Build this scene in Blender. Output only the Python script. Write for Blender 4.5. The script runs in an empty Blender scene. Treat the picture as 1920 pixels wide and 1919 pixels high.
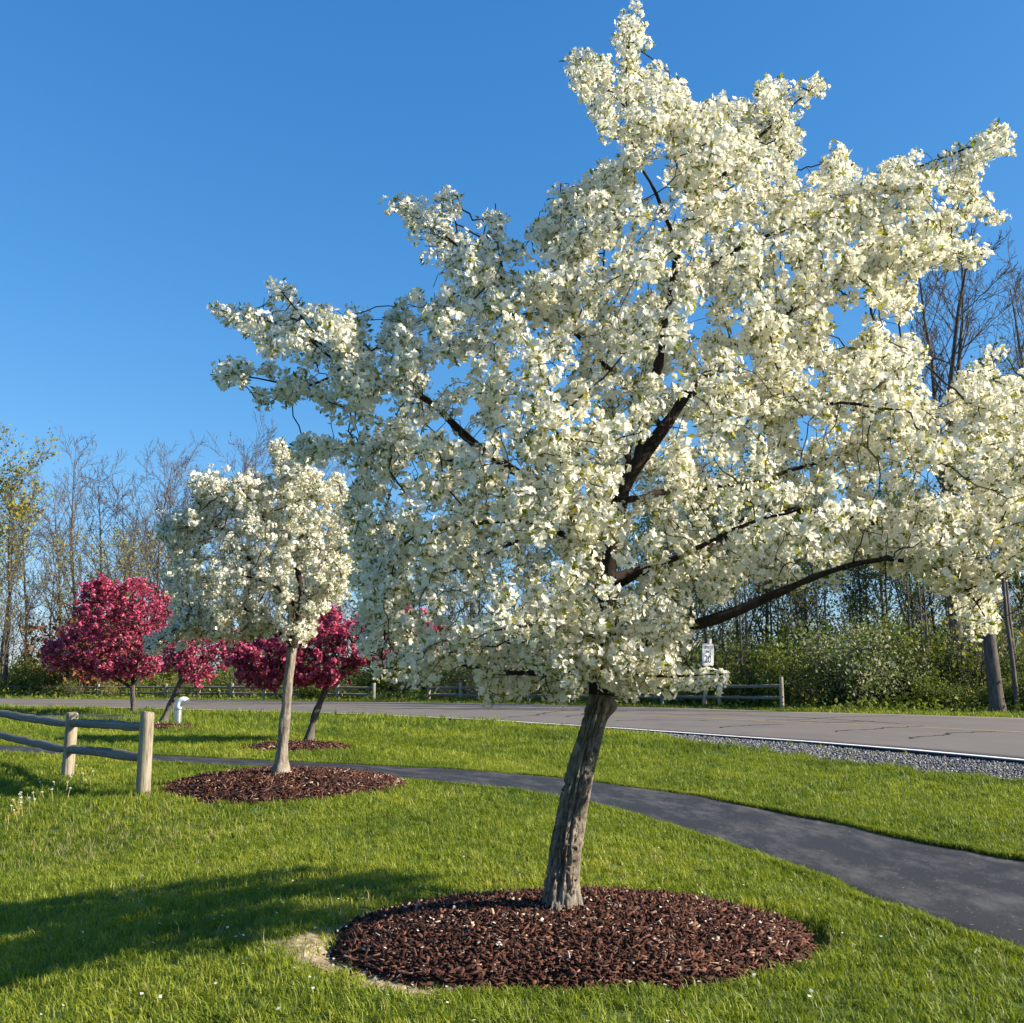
import bpy, math, random
import numpy as np
from mathutils import Vector

R = math.radians
scene = bpy.context.scene
COL = scene.collection
rng = np.random.default_rng(7)
random.seed(7)

# ------------------------------------------------------------------ camera, sky, sun, exposure
F, PITCH, EYE = 1925.0, R(9.1), 1.6
cam = bpy.data.cameras.new('camera')
cam.sensor_width = 36.0
cam.lens = 36.0 * F / 1920.0
cam.clip_start, cam.clip_end = 0.05, 3000
camo = bpy.data.objects.new('camera', cam)
camo.location = (0, 0, EYE)
camo.rotation_euler = (R(90) + PITCH, 0, 0)
COL.objects.link(camo)
scene.camera = camo

SUN_EL, SUN_A = R(28), R(11)          # sun low on the right, a touch behind the camera
world = bpy.data.worlds.new('World')
scene.world = world
world.use_nodes = True
wn = world.node_tree
bg = wn.nodes['Background']
sky = wn.nodes.new('ShaderNodeTexSky')
sky.sky_type = 'NISHITA'
sky.sun_disc = False
sky.sun_elevation = SUN_EL
sky.sun_rotation = R(90) + SUN_A
sky.altitude = 0
sky.air_density = 1.0
sky.dust_density = 0.3
sky.ozone_density = 4.0
# camera-style colour response applied evenly to the whole sky
sep, comb = wn.nodes.new('ShaderNodeSeparateColor'), wn.nodes.new('ShaderNodeCombineColor')
wn.links.new(sky.outputs[0], sep.inputs[0])
for ch, (gain, power) in enumerate(((.375, 1.25), (.87, .80), (1.62, .58))):
    pw, ml = wn.nodes.new('ShaderNodeMath'), wn.nodes.new('ShaderNodeMath')
    pw.operation, ml.operation = 'POWER', 'MULTIPLY'
    pw.inputs[1].default_value, ml.inputs[1].default_value = power, gain
    wn.links.new(sep.outputs[ch], pw.inputs[0]); wn.links.new(pw.outputs[0], ml.inputs[0]); wn.links.new(ml.outputs[0], comb.inputs[ch])
wn.links.new(comb.outputs[0], bg.inputs[0])
bg.inputs[1].default_value = 0.10

sl = bpy.data.lights.new('sun', 'SUN')
sl.energy = 5.0
sl.angle = R(0.53)
sl.color = (1.0, 0.90, 0.74)
so = bpy.data.objects.new('sun', sl)
sd = Vector((math.cos(SUN_EL) * math.cos(SUN_A), -math.cos(SUN_EL) * math.sin(SUN_A), math.sin(SUN_EL)))
so.rotation_euler = (-sd).to_track_quat('-Z', 'Y').to_euler()
so.location = (20, -2, 14)
COL.objects.link(so)
vs = scene.view_settings
vs.view_transform, vs.look, vs.gamma, vs.exposure = 'Standard', 'None', 1.0, 1.15
scene.cycles.max_bounces = 10
scene.cycles.diffuse_bounces = 8
scene.cycles.transmission_bounces = 8
scene.cycles.transparent_max_bounces = 4

# ------------------------------------------------------------------ survey helpers: photograph measurements to metres
CP, SP = math.cos(PITCH), math.sin(PITCH)
def ray(px, py):
    dx, dy = (px - 960.0) / F, (959.5 - py) / F
    return np.array([dx, CP - dy * SP, SP + dy * CP])
def at(px, py, Y):
    d = ray(px, py)
    return np.array([0, 0, EYE]) + d * (Y / d[1])
def ground(px, py, z=0.0):
    d = ray(px, py)
    return np.array([0, 0, EYE]) + d * ((z - EYE) / d[2])
def at_many(px, py, Y):
    dx, dy = (px - 960.0) / F, (959.5 - py) / F
    ry, rz = CP - dy * SP, SP + dy * CP
    t = Y / ry
    return np.stack([dx * t, ry * t, EYE + rz * t], 1)

# ------------------------------------------------------------------ numeric helpers
def sstep(a, b, x):
    t = np.clip((x - a) / (b - a), 0, 1)
    return t * t * (3 - 2 * t)
def _hash(ix, iy, s):
    h = (ix.astype(np.int64) * 374761393 + iy.astype(np.int64) * 668265263 + s * 974634777) & 0xffffffff
    h = ((h ^ (h >> 13)) * 1274126177) & 0xffffffff
    return ((h ^ (h >> 16)) & 0xffff) / 65535.0
def noise2(x, y, s=0):
    x = np.asarray(x, float); y = np.asarray(y, float)
    ix, iy = np.floor(x), np.floor(y)
    fx, fy = x - ix, y - iy
    fx, fy = fx * fx * (3 - 2 * fx), fy * fy * (3 - 2 * fy)
    a, b = _hash(ix, iy, s), _hash(ix + 1, iy, s)
    c, d = _hash(ix, iy + 1, s), _hash(ix + 1, iy + 1, s)
    return (a * (1 - fx) + b * fx) * (1 - fy) + (c * (1 - fx) + d * fx) * fy
def fbm(x, y, s=0, o=3):
    v, a, t = 0, 0.5, 0
    for k in range(o):
        v = v + a * noise2(np.asarray(x) * 2 ** k, np.asarray(y) * 2 ** k, s + k); t += a; a *= .5
    return v / t
def rot_mats(n, g=rng, up=None):
    if up is None:
        q = g.normal(size=(n, 4)); q /= np.linalg.norm(q, axis=1)[:, None]
        w, x, y, z = q.T
        return np.stack([np.stack([1-2*(y*y+z*z), 2*(x*y-z*w), 2*(x*z+y*w)], 1),
                         np.stack([2*(x*y+z*w), 1-2*(x*x+z*z), 2*(y*z-x*w)], 1),
                         np.stack([2*(x*z-y*w), 2*(y*z+x*w), 1-2*(x*x+y*y)], 1)], 1)
    up = up / np.linalg.norm(up, axis=1)[:, None]
    r = g.normal(size=(n, 3)); a = np.cross(up, r); a /= np.linalg.norm(a, axis=1)[:, None] + 1e-9
    b = np.cross(up, a)
    return np.stack([a, b, up], 2)

# ------------------------------------------------------------------ mesh helpers
def mesh_data(name, V, Fc, mats, smooth=False, attrs=None, mat_idx=None):
    """Fc: int array (n,k) or list of such arrays"""
    me = bpy.data.meshes.new(name)
    V = np.ascontiguousarray(V, np.float32).reshape(-1, 3)
    Fl = Fc if isinstance(Fc, list) else [Fc]
    Fl = [np.asarray(f, np.int32) for f in Fl if len(f)]
    loops = np.concatenate([f.ravel() for f in Fl])
    tot = np.concatenate([np.full(len(f), f.shape[1], np.int32) for f in Fl])
    start = np.concatenate([[0], np.cumsum(tot)[:-1]]).astype(np.int32)
    me.vertices.add(len(V)); me.vertices.foreach_set('co', V.ravel())
    me.loops.add(len(loops)); me.loops.foreach_set('vertex_index', loops)
    me.polygons.add(len(tot)); me.polygons.foreach_set('loop_start', start); me.polygons.foreach_set('loop_total', tot)
    if smooth: me.polygons.foreach_set('use_smooth', np.ones(len(tot), bool))
    if mat_idx is not None: me.polygons.foreach_set('material_index', np.asarray(mat_idx, np.int32))
    for m in (mats if isinstance(mats, (list, tuple)) else [mats]): me.materials.append(m)
    for k, v in (attrs or {}).items():
        a = me.attributes.new(k, 'FLOAT', 'POINT'); a.data.foreach_set('value', np.asarray(v, np.float32))
    me.update(calc_edges=True); me.validate()
    return me
def link(name, me, parent=None, loc=None):
    o = bpy.data.objects.new(name, me); COL.objects.link(o)
    if parent is not None: o.parent = parent
    if loc is not None: o.location = loc
    return o
def tag(o, label=None, cat=None, group=None, kind=None):
    if label: o['label'] = label
    if cat: o['category'] = cat
    if group: o['group'] = group
    if kind: o['kind'] = kind
    return o
def empty(name, loc, label, cat, group=None, rz=0):
    o = bpy.data.objects.new(name, None); COL.objects.link(o)
    o.location = loc; o.rotation_euler = (0, 0, rz); o.empty_display_size = .2
    return tag(o, label, cat, group)

class Geo:
    def __init__(s): s.V, s.F, s.n, s.A = [], {}, 0, []
    def add(s, V, Fc, a=0.0):
        V = np.asarray(V, float); Fc = np.asarray(Fc, int)
        s.V.append(V); s.F.setdefault(Fc.shape[1], []).append(Fc + s.n); s.n += len(V)
        s.A.append(np.full(len(V), a) if np.isscalar(a) else np.asarray(a))
    def tube(s, P, r, sides=5, a=0.0, cap=False):
        P = np.asarray(P, float); r = np.asarray(r, float); n = len(P)
        T = np.gradient(P, axis=0); T /= np.linalg.norm(T, axis=1)[:, None] + 1e-9
        m = np.abs(T.mean(0)); ref = np.zeros(3); ref[int(np.argmin(m))] = 1
        U = np.cross(T, ref); U /= np.linalg.norm(U, axis=1)[:, None] + 1e-9
        W = np.cross(T, U)
        th = np.arange(sides) * 2 * math.pi / sides
        V = P[:, None] + r[:, None, None] * (np.cos(th)[None, :, None] * U[:, None] + np.sin(th)[None, :, None] * W[:, None])
        i = np.arange(n - 1)[:, None] * sides; j = np.arange(sides)[None]; k = (j + 1) % sides
        Fq = np.stack([i + j, i + k, i + sides + k, i + sides + j], 2).reshape(-1, 4)
        s.add(V.reshape(-1, 3), Fq, a)
        if cap:
            base = s.n
            s.add(np.vstack([V[0], V[-1]]), np.array([list(range(sides))[::-1], list(range(sides, 2 * sides))]), a)
    def mesh(s, name, mats, smooth=False, attr=None):
        return mesh_data(name, np.vstack(s.V), [np.vstack(f) for f in s.F.values()], mats, smooth,
                         {attr: np.concatenate(s.A)} if attr else None)
    def build(s, name, mats, parent=None, smooth=False, attr=None):
        return link(name, s.mesh(name, mats, smooth, attr), parent)
BOXF = np.array([[0,1,3,2],[4,6,7,5],[0,4,5,1],[2,3,7,6],[0,2,6,4],[1,5,7,3]])
BOXV = np.array([[x, y, z] for x in (-.5, .5) for y in (-.5, .5) for z in (-.5, .5)])
def scatter(tV, tF, pos, M, scl):
    """copies of a template joined into one array"""
    n, k = len(pos), len(tV)
    V = np.einsum('nij,kj->nki', M, tV) * scl[:, None, None] + pos[:, None]
    Fc = tF[None] + (np.arange(n) * k)[:, None, None]
    return V.reshape(-1, 3), Fc.reshape(-1, tF.shape[1])

# ------------------------------------------------------------------ materials
def mat(name, nodes=None, rough=.8, color=(.5, .5, .5), spec=.3, metallic=0):
    m = bpy.data.materials.new(name); m.use_nodes = True
    b = m.node_tree.nodes['Principled BSDF']
    b.inputs['Base Color'].default_value = (*color, 1)
    b.inputs['Roughness'].default_value = rough
    b.inputs['Metallic'].default_value = metallic
    b.inputs['Specular IOR Level'].default_value = spec
    return m
class N:
    """tiny node wiring helper"""
    def __init__(s, m): s.m, s.t = m, m.node_tree; s.b = s.t.nodes['Principled BSDF']
    def n(s, typ, **kw):
        nd = s.t.nodes.new(typ)
        for k, v in kw.items():
            if k in nd.inputs: nd.inputs[k].default_value = v
            else: setattr(nd, k, v)
        return nd
    def l(s, a, b): s.t.links.new(a, b)
    def coord(s, kind='Object', scale=(1, 1, 1)):
        c = s.n('ShaderNodeTexCoord'); mp = s.n('ShaderNodeMapping'); mp.inputs['Scale'].default_value = scale
        s.l(c.outputs[kind], mp.inputs['Vector']); return mp.outputs[0]
    def noise(s, vec, scale, detail=4, rough=.6):
        nd = s.n('ShaderNodeTexNoise'); nd.inputs['Scale'].default_value = scale
        nd.inputs['Detail'].default_value = detail; nd.inputs['Roughness'].default_value = rough
        s.l(vec, nd.inputs['Vector']); return nd.outputs['Fac']
    def ramp(s, fac, stops):
        nd = s.n('ShaderNodeValToRGB'); el = nd.color_ramp.elements
        while len(el) < len(stops): el.new(.5)
        for e, (p, c) in zip(el, stops): e.position = p; e.color = (*c, 1)
        s.l(fac, nd.inputs[0]); return nd.outputs[0]
    def mix(s, a, b, fac, mode='MIX'):
        nd = s.n('ShaderNodeMix', data_type='RGBA', blend_type=mode)
        for v, i in ((a, 6), (b, 7)):
            if isinstance(v, tuple): nd.inputs[i].default_value = (*v, 1)
            else: s.l(v, nd.inputs[i])
        if isinstance(fac, (int, float)): nd.inputs[0].default_value = fac
        else: s.l(fac, nd.inputs[0])
        return nd.outputs[2]
    def attr(s, name, typ='GEOMETRY'):
        nd = s.n('ShaderNodeAttribute', attribute_type=typ, attribute_name=name); return nd.outputs['Fac']
    def col(s, c): s.l(c, s.b.inputs['Base Color']); s.c = c
    def bump(s, h, strength=.5, dist=.02):
        nd = s.n('ShaderNodeBump'); nd.inputs['Strength'].default_value = strength; nd.inputs['Distance'].default_value = dist
        s.l(h, nd.inputs['Height']); s.l(nd.outputs[0], s.b.inputs['Normal'])
    def translucent(s, fac, tint=None):
        tr = s.n('ShaderNodeBsdfTranslucent'); mx = s.n('ShaderNodeMixShader'); mx.inputs[0].default_value = fac
        c = s.c if tint is None else s.mix(s.c, tint, 1.0, 'MULTIPLY')
        s.l(c, tr.inputs[0]); out = s.t.nodes['Material Output']
        s.l(s.b.outputs[0], mx.inputs[1]); s.l(tr.outputs[0], mx.inputs[2]); s.l(mx.outputs[0], out.inputs[0])

def leafy(name, stops, trans, tint=None, src='tint', typ='GEOMETRY', rough=.6, spec=.25):
    m = mat(name, rough=rough, spec=spec); n = N(m)
    n.col(n.ramp(n.attr(src, typ), stops)); n.translucent(trans, tint); return m
M = {}
M['petal'] = leafy('white_petal', [(0, (.76, .75, .66)), (.5, (.87, .85, .76)), (1, (.91, .88, .79))], .38, (1.0, .98, .87), rough=.7, spec=.15)
M['stamen'] = mat('flower_centre', color=(.75, .62, .15), rough=.8)
M['leaf'] = leafy('spring_leaf', [(0, (.07, .12, .02)), (.45, (.17, .21, .03)), (1, (.38, .34, .04))], .45, (1.3, 1.25, .5))
M['redpetal'] = leafy('crimson_petal', [(0, (.26, .022, .065)), (.5, (.50, .075, .15)), (1, (.72, .26, .35))], .3, rough=.7, spec=.15)
M['redleaf'] = leafy('bronze_leaf', [(0, (.06, .015, .015)), (1, (.14, .05, .03))], .3)
M['shrubleaf'] = leafy('understorey_leaf', [(0, (.05, .075, .012)), (.5, (.12, .16, .025)), (.85, (.25, .27, .05)), (1, (.32, .27, .08))], .35, (1.1, 1.1, .6))
M['yellowleaf'] = leafy('new_yellow_leaf', [(0, (.16, .17, .03)), (.6, (.32, .28, .04)), (1, (.42, .34, .06))], .4)
M['oliveleaf'] = leafy('olive_bud', [(0, (.07, .07, .025)), (.5, (.14, .145, .04)), (1, (.27, .25, .07))], .3)
M['rustleaf'] = leafy('rusty_bud', [(0, (.12, .05, .015)), (1, (.28, .13, .04))], .3)
M['paleleaf'] = leafy('pale_shrub_leaf', [(0, (.07, .11, .02)), (.55, (.16, .20, .05)), (.8, (.40, .40, .26)), (1, (.62, .60, .48))], .35)
M['blade'] = leafy('grass_blade', [(0, (.075, .125, .013)), (.45, (.21, .265, .024)), (.75, (.35, .36, .045)), (1, (.48, .42, .13))], .42, (1.2, 1.2, .5), typ='INSTANCER', rough=.5, spec=.3)
M['strawblade'] = leafy('dry_grass_blade', [(0, (.30, .25, .10)), (1, (.50, .42, .22))], .3, typ='INSTANCER')

def bark(name, c0, c1, c2, sc=9, zst=.22, lich=None):
    m = mat(name, rough=.9, spec=.1); n = N(m); v = n.coord('Object', (1, 1, zst))
    f = n.noise(v, sc * 3, 6, .7); c = n.ramp(f, [(.3, c0), (.5, c1), (.72, c2)])
    if lich:
        g = n.noise(n.coord('Object'), 7, 5, .65); c = n.mix(c, lich, n.ramp(g, [(.52, (0, 0, 0)), (.64, (.8, .8, .8))]))
    n.col(c); n.bump(n.noise(v, sc * 4, 6, .75), .9, .03); return m
M['bark'] = bark('weathered_crabapple_bark', (.09, .073, .058), (.23, .19, .15), (.42, .355, .28), 9, .22, (.33, .31, .26))
M['darkbark'] = bark('dark_twig_bark', (.022, .016, .014), (.04, .03, .026), (.07, .055, .045), 8)
M['pinebark'] = bark('woodland_bark', (.05, .042, .037), (.10, .086, .075), (.17, .15, .13), 3)
M['greybark'] = bark('pale_woodland_bark', (.06, .052, .047), (.12, .102, .094), (.20, .175, .16), 3)
M['rawwood'] = mat('broken_wood', color=(.42, .27, .13), rough=.85)

def wood(name, c0, c1, c2, axis):
    m = mat(name, rough=.85, spec=.15); n = N(m)
    v = n.coord('Object', (1, 1, .06) if axis == 'z' else (.06, 1, 1))
    f = n.noise(v, 26, 7, .75); c = n.ramp(f, [(.36, c0), (.5, c1), (.7, c2)])
    st = n.noise(n.coord('Object'), 4, 4); c = n.mix(c, (.16, .17, .10), n.ramp(st, [(.5, (0, 0, 0)), (.7, (.5, .5, .5))]))
    n.col(c); n.bump(f, .9, .02); return m
M['post'] = wood('weathered_post_wood', (.13, .105, .072), (.32, .27, .20), (.46, .40, .31), 'z')
M['rail'] = wood('grey_rail_wood', (.10, .088, .072), (.19, .17, .14), (.29, .265, .23), 'x')
M['signpost'] = mat('faded_pink_post', color=(.60, .42, .35), rough=.8)
M['white'] = mat('sign_white', color=(.80, .80, .78), rough=.45)
M['black'] = mat('sign_black', color=(.015, .015, .018), rough=.5)
M['signblue'] = mat('sign_blue', color=(.03, .16, .42), rough=.5)
M['amber'] = mat('amber_reflector', color=(.75, .36, .02), rough=.35)
m = mat('galvanised_metal', color=(.55, .57, .58), rough=.38, metallic=.85); n = N(m)
n.col(n.ramp(n.noise(n.coord('Object'), 14, 4), [(.35, (.42, .44, .45)), (.65, (.66, .67, .67))])); M['metal'] = m
M['whitepaint'] = mat('white_pipe_paint', color=(.78, .78, .76), rough=.4)
m = mat('lawn_soil'); n = N(m); v = n.coord('Object')
a = n.ramp(n.noise(v, 30, 5), [(.3, (.035, .055, .012)), (.55, (.065, .11, .018)), (.75, (.12, .15, .03))])
n.col(n.mix(a, n.ramp(n.noise(v, 1.6, 4), [(.35, (.05, .09, .014)), (.7, (.14, .17, .035))]), .45)); n.bump(n.noise(v, 60, 3), .6, .03); M['lawn'] = m
m = mat('sandy_soil', rough=.95); n = N(m); v = n.coord('Object')
n.col(n.ramp(n.noise(v, 9, 8, .7), [(.3, (.10, .075, .045)), (.5, (.30, .235, .15)), (.7, (.46, .38, .26))])); n.bump(n.noise(v, 40, 6), .7, .02); M['sand'] = m
m = mat('path_asphalt', rough=.75, spec=.35); n = N(m)
v = n.coord('Generated', (1, 1, 1)); o = n.coord('Object')
base = n.ramp(n.noise(o, 130, 4, .7), [(.3, (.012, .0118, .0125)), (.55, (.022, .0215, .0225)), (.75, (.055, .053, .052))])
sc = n.noise(n.coord('UV', (3.2, 7, 1)), 1.5, 9, .75)
c = n.mix(base, (.11, .103, .096), n.ramp(sc, [(.47, (0, 0, 0)), (.66, (.75, .75, .75))]))
fl = n.noise(o, 34, 2, .5); c = n.mix(c, (.28, .27, .25), n.ramp(fl, [(.70, (0, 0, 0)), (.73, (.8, .8, .8))]))
n.col(c); n.bump(n.noise(o, 160, 3), .35, .006); M['path'] = m
m = mat('road_asphalt', rough=.85, spec=.25); n = N(m); o = n.coord('Object')
c = n.ramp(n.noise(o, 60, 4, .7), [(.3, (.125, .106, .090)), (.55, (.170, .146, .125)), (.75, (.225, .196, .168))])
c = n.mix(c, (.115, .10, .088), n.ramp(n.noise(n.coord('UV', (9, 4, 1)), 1.0, 7, .65), [(.42, (0, 0, 0)), (.68, (.7, .7, .7))]))
n.col(c); M['road'] = m
M['crack'] = mat('sealant_and_edge_shade', color=(.03, .027, .025), rough=.95, spec=.05)
m = mat('line_white', rough=.7); n = N(m)
n.col(n.ramp(n.noise(n.coord('Object'), 9, 5, .7), [(.3, (.50, .48, .45)), (.6, (.74, .72, .68))])); M['linew'] = m
m = mat('line_yellow', rough=.7); n = N(m)
n.col(n.ramp(n.noise(n.coord('Object'), 9, 5, .7), [(.3, (.42, .30, .12)), (.6, (.60, .40, .10))])); M['liney'] = m
def grainy(name, stops, src='tint', rough=.9):
    m = mat(name, rough=rough, spec=.15); n = N(m); n.col(n.ramp(n.attr(src), stops)); return m
M['stone'] = grainy('crushed_stone', [(0, (.06, .06, .065)), (.5, (.13, .13, .135)), (.85, (.25, .245, .24)), (1, (.42, .41, .39))])
M['chip'] = grainy('bark_mulch', [(0, (.020, .010, .008)), (.35, (.055, .024, .017)), (.7, (.105, .045, .030)), (.94, (.19, .09, .06)), (1, (.50, .40, .30))])
m = mat('gravel_bed'); n = N(m); o = n.coord('Object')
n.col(n.ramp(n.noise(o, 25, 4, .8), [(.35, (.05, .05, .055)), (.65, (.15, .15, .15))])); n.bump(n.noise(o, 30, 3), .8, .03); M['gravelbed'] = m
m = mat('mulch_bed_soil'); n = N(m); o = n.coord('Object')
n.col(n.ramp(n.noise(o, 40, 4, .8), [(.35, (.022, .012, .010)), (.65, (.075, .034, .024))])); n.bump(n.noise(o, 45, 4), .8, .03); M['mulchbed'] = m
m = mat('forest_floor'); n = N(m); o = n.coord('Object')
n.col(n.ramp(n.noise(o, 3, 5, .7), [(.35, (.05, .045, .025)), (.65, (.10, .11, .035))])); M['floor'] = m
M['dandy'] = mat('dandelion_yellow', color=(.75, .45, .02), rough=.7)
m = mat('dandelion_fluff', color=(.72, .70, .64), rough=.9); N(m).__setattr__('c', None); M['fluff'] = m
M['stem'] = mat('dandelion_stem', color=(.36, .33, .14), rough=.7)

# ------------------------------------------------------------------ terrain
ROADZ = .25
def interp(pts, xs, z):
    pts = np.array(pts, float); ys = np.interp(xs, pts[:, 0], pts[:, 1])
    return np.array([ground(x, y, z) for x, y in zip(xs, ys)])
NEAR = [(-700,1312.5),(-300,1318.5),(0,1323.5),(260,1328.5),(480,1334),(700,1340.5),(900,1350.5),(1143,1366),(1350,1381),(1500,1391.5),(1700,1408),(1920,1428.5),(2300,1476),(2700,1545)]
FAR = [(-700,1303),(-300,1307),(0,1310),(350,1312.5),(700,1316),(1000,1321),(1320,1329),(1467,1334),(1700,1340),(1920,1346.5),(2300,1360),(2700,1380)]
SHOULDER = [(640,1343),(880,1352),(1000,1361),(1100,1371),(1250,1393),(1500,1425),(1700,1450),(1920,1477),(2300,1535),(2700,1610)]
RX = np.linspace(-700, 2700, 120)
road_near, road_far = interp(NEAR, RX, ROADZ), interp(FAR, RX, ROADZ)
def line_dist(x, y, L):
    """signed distance to a polyline, plus on its right hand (camera side)"""
    P = np.stack([np.ravel(x), np.ravel(y)], 1); best = np.full(len(P), 1e9); sg = np.ones(len(P))
    for a, b in zip(L[:-1, :2], L[1:, :2]):
        d = b - a; t = np.clip(((P - a) @ d) / (d @ d), 0, 1); q = P - (a + t[:, None] * d)
        s = np.hypot(q[:, 0], q[:, 1]); c = -(d[0] * q[:, 1] - d[1] * q[:, 0])
        m = s < best - 1e-9; best[m] = s[m]; sg[m] = np.sign(c[m])
    return (best * sg).reshape(np.shape(x))
BED = np.array([.37, 6.74]); BR = 1.36
def bed_r(th): return BR * (1.06 - .23 * np.sin(th) ** 2 + .05 * np.sin(th * 2 + .6) + .03 * np.sin(th * 5 + 1) + .015 * np.sin(th * 11))
def zt(x, y):
    x = np.asarray(x, float); y = np.asarray(y, float)
    s = line_dist(x, y, road_near)
    z = .19 - .19 * sstep(.2, 5.5, s)
    z = z - .42 * sstep(-.9, -5.2, x) * (1 - sstep(11.0, 15.5, y)) - .22 * sstep(-4.5, -8.5, x) * (1 - sstep(14, 19, y)) * sstep(10, 14, y)
    z = z - .03 * sstep(1, 4, x) * (1 - sstep(10, 14, y)) + .04 * (fbm(x * .35, y * .35, 5) - .5) * (1 - sstep(25, 40, y))
    z = z + .018 * (fbm(x * 1.6, y * 1.6, 9) - .5)
    dx, dy = x - BED[0], y - BED[1]; r = np.hypot(dx, dy); th = np.arctan2(dy, dx)
    edge = r - bed_r(th) - .05
    right = sstep(-.7, .35, np.cos(th + .05)) 
    z = z - (.04 + .11 * np.exp(-(((th - .18) / .42) ** 2))) * np.exp(-(edge / .075) ** 2)
    return z
def zt1(x, y): return float(zt(np.array([x]), np.array([y]))[0])

def inpoly(x, y, poly):
    x = np.asarray(x); y = np.asarray(y); c = np.zeros(x.shape, bool)
    for (x0, y0), (x1, y1) in zip(poly, np.roll(poly, -1, 0)):
        if y0 == y1: continue
        c ^= ((y0 > y) != (y1 > y)) & (x < (x1 - x0) * (y - y0) / (y1 - y0) + x0)
    return c
def axis(a, b, fine0, fine1, st, grow=1.12):
    c = list(np.arange(fine0, fine1 + 1e-6, st)); s = st
    while c[-1] < b: s *= grow; c.append(c[-1] + s)
    s = st; lo = []
    p = fine0
    while p > a: s *= grow; p -= s; lo.append(p)
    return np.array(lo[::-1] + c)
gx, gy = axis(-420, 420, -5.5, 5.5, .09), axis(-60, 800, 4.2, 19.5, .09)
X, Y = np.meshgrid(gx, gy)
Z = zt(X, Y)
def strip(name, A, B, mt, dz, cols=6, drape=True, skirt=.06, kind='structure', parent=None, z=None, side=None):
    """a sheet between two polylines, draped on the terrain, with a skirt on both edges and UVs along it"""
    t = np.linspace(0, 1, cols)
    P = A[:, None] * (1 - t)[None, :, None] + B[:, None] * t[None, :, None]
    if drape: P[..., 2] = zt(P[..., 0], P[..., 1]) + dz + (.024 * sstep(12, 16, P[..., 1]) if dz < 0 else 0)
    if z is not None: P[..., 2] = z
    lo0, lo1 = P[:, :1].copy(), P[:, -1:].copy(); lo0[..., 2] -= skirt; lo1[..., 2] -= skirt
    P = np.concatenate([lo0, P, lo1], 1); c = cols + 2
    n = len(P); i = (np.arange(n - 1)[:, None] * c + np.arange(c - 1)[None]).ravel()
    me = mesh_data(name, P.reshape(-1, 3), np.stack([i, i + 1, i + c + 1, i + c], 1), [mt, side] if side else mt, False,
                   mat_idx=(((i % c) == 0) | ((i % c) == c - 2)).astype(int) if side else None)
    uv = me.uv_layers.new(name='UVMap'); li = np.zeros(len(me.loops), np.int32); me.loops.foreach_get('vertex_index', li)
    L = np.concatenate([[0], np.cumsum(np.linalg.norm(np.diff(A[:, :2], axis=0), axis=1))])
    uu = np.stack([np.broadcast_to(np.linspace(0, 1, c)[None], (n, c)), np.broadcast_to((L * .1)[:, None], (n, c))], 2).reshape(-1, 2)
    uv.data.foreach_set('uv', uu[li].ravel().astype(np.float32))
    o = link(name, me, parent)
    if kind: o['kind'] = kind
    return o
def smooth_line(pts, n=160, wob=0, seed=0):
    pts = np.array(pts, float); L = np.concatenate([[0], np.cumsum(np.linalg.norm(np.diff(pts, axis=0), axis=1))])
    t = np.linspace(0, L[-1], n); Q = np.stack([np.interp(t, L, pts[:, k]) for k in range(pts.shape[1])], 1)
    for _ in range(n // 14):
        Q[1:-1] = .25 * Q[:-2] + .5 * Q[1:-1] + .25 * Q[2:]
    if wob:
        d = np.gradient(Q[:, :2], axis=0); d /= np.linalg.norm(d, axis=1)[:, None]
        Q[:, :2] += np.stack([-d[:, 1], d[:, 0]], 1) * ((fbm(t * 1.5, t * 0, seed) - .5) * wob)[:, None]
    return Q
PU = [(2250,1668),(1920,1612),(1700,1568),(1500,1526),(1300,1490),(1070,1462),(860,1444),(600,1431),(280,1416),(0,1399),(-350,1384)]
PL = [(2150,1905),(1920,1790),(1700,1715),(1500,1635),(1300,1565),(1120,1513),(1000,1490),(790,1468),(560,1449),(280,1430),(0,1414),(-350,1398)]
path_far = smooth_line([ground(*p) for p in PU], 300, .10, 3)
path_near = smooth_line([ground(*p) for p in PL], 300, .10, 8)
po = strip('path', path_near, path_far, M['path'], -.006, 9)
tag(po, 'dark asphalt footpath curving through the lawn')
PATHPOLY = np.vstack([path_near[:, :2], path_far[::-1, :2]])
def inpoly_(x, y, poly): return inpoly(np.ravel(x), np.ravel(y), poly).reshape(np.shape(x))

ro = strip('road', road_near, road_far, M['road'], 0, 14, drape=False, skirt=.16, z=None, side=M['crack'])  # near-black side faces: shade of the road edge step put into the colour
tag(ro, 'tan grey asphalt road between the lawn and the woods')
def lerp_line(t, off=0.0):
    P = road_near * (1 - t) + road_far * t; P = P.copy(); P[:, 2] = ROADZ + .004; return P
def perp(L, w0, w1):
    d = np.gradient(L[:, :2], axis=0); d /= np.linalg.norm(d, axis=1)[:, None]; nrm = np.stack([-d[:, 1], d[:, 0]], 1)
    A, B = L.copy(), L.copy(); A[:, :2] += nrm * w0; B[:, :2] += nrm * w1; return A, B
base_line = lerp_line(0); A, B = perp(base_line, .12, .36)
link_ = strip('edge_line', A, B, M['linew'], 0, 2, False, .001, None, ro)
cl = lerp_line(.5); A, B = perp(cl, -.06, .06)
strip('centre_line', A, B, M['liney'], 0, 2, False, .001, None, ro)
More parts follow.
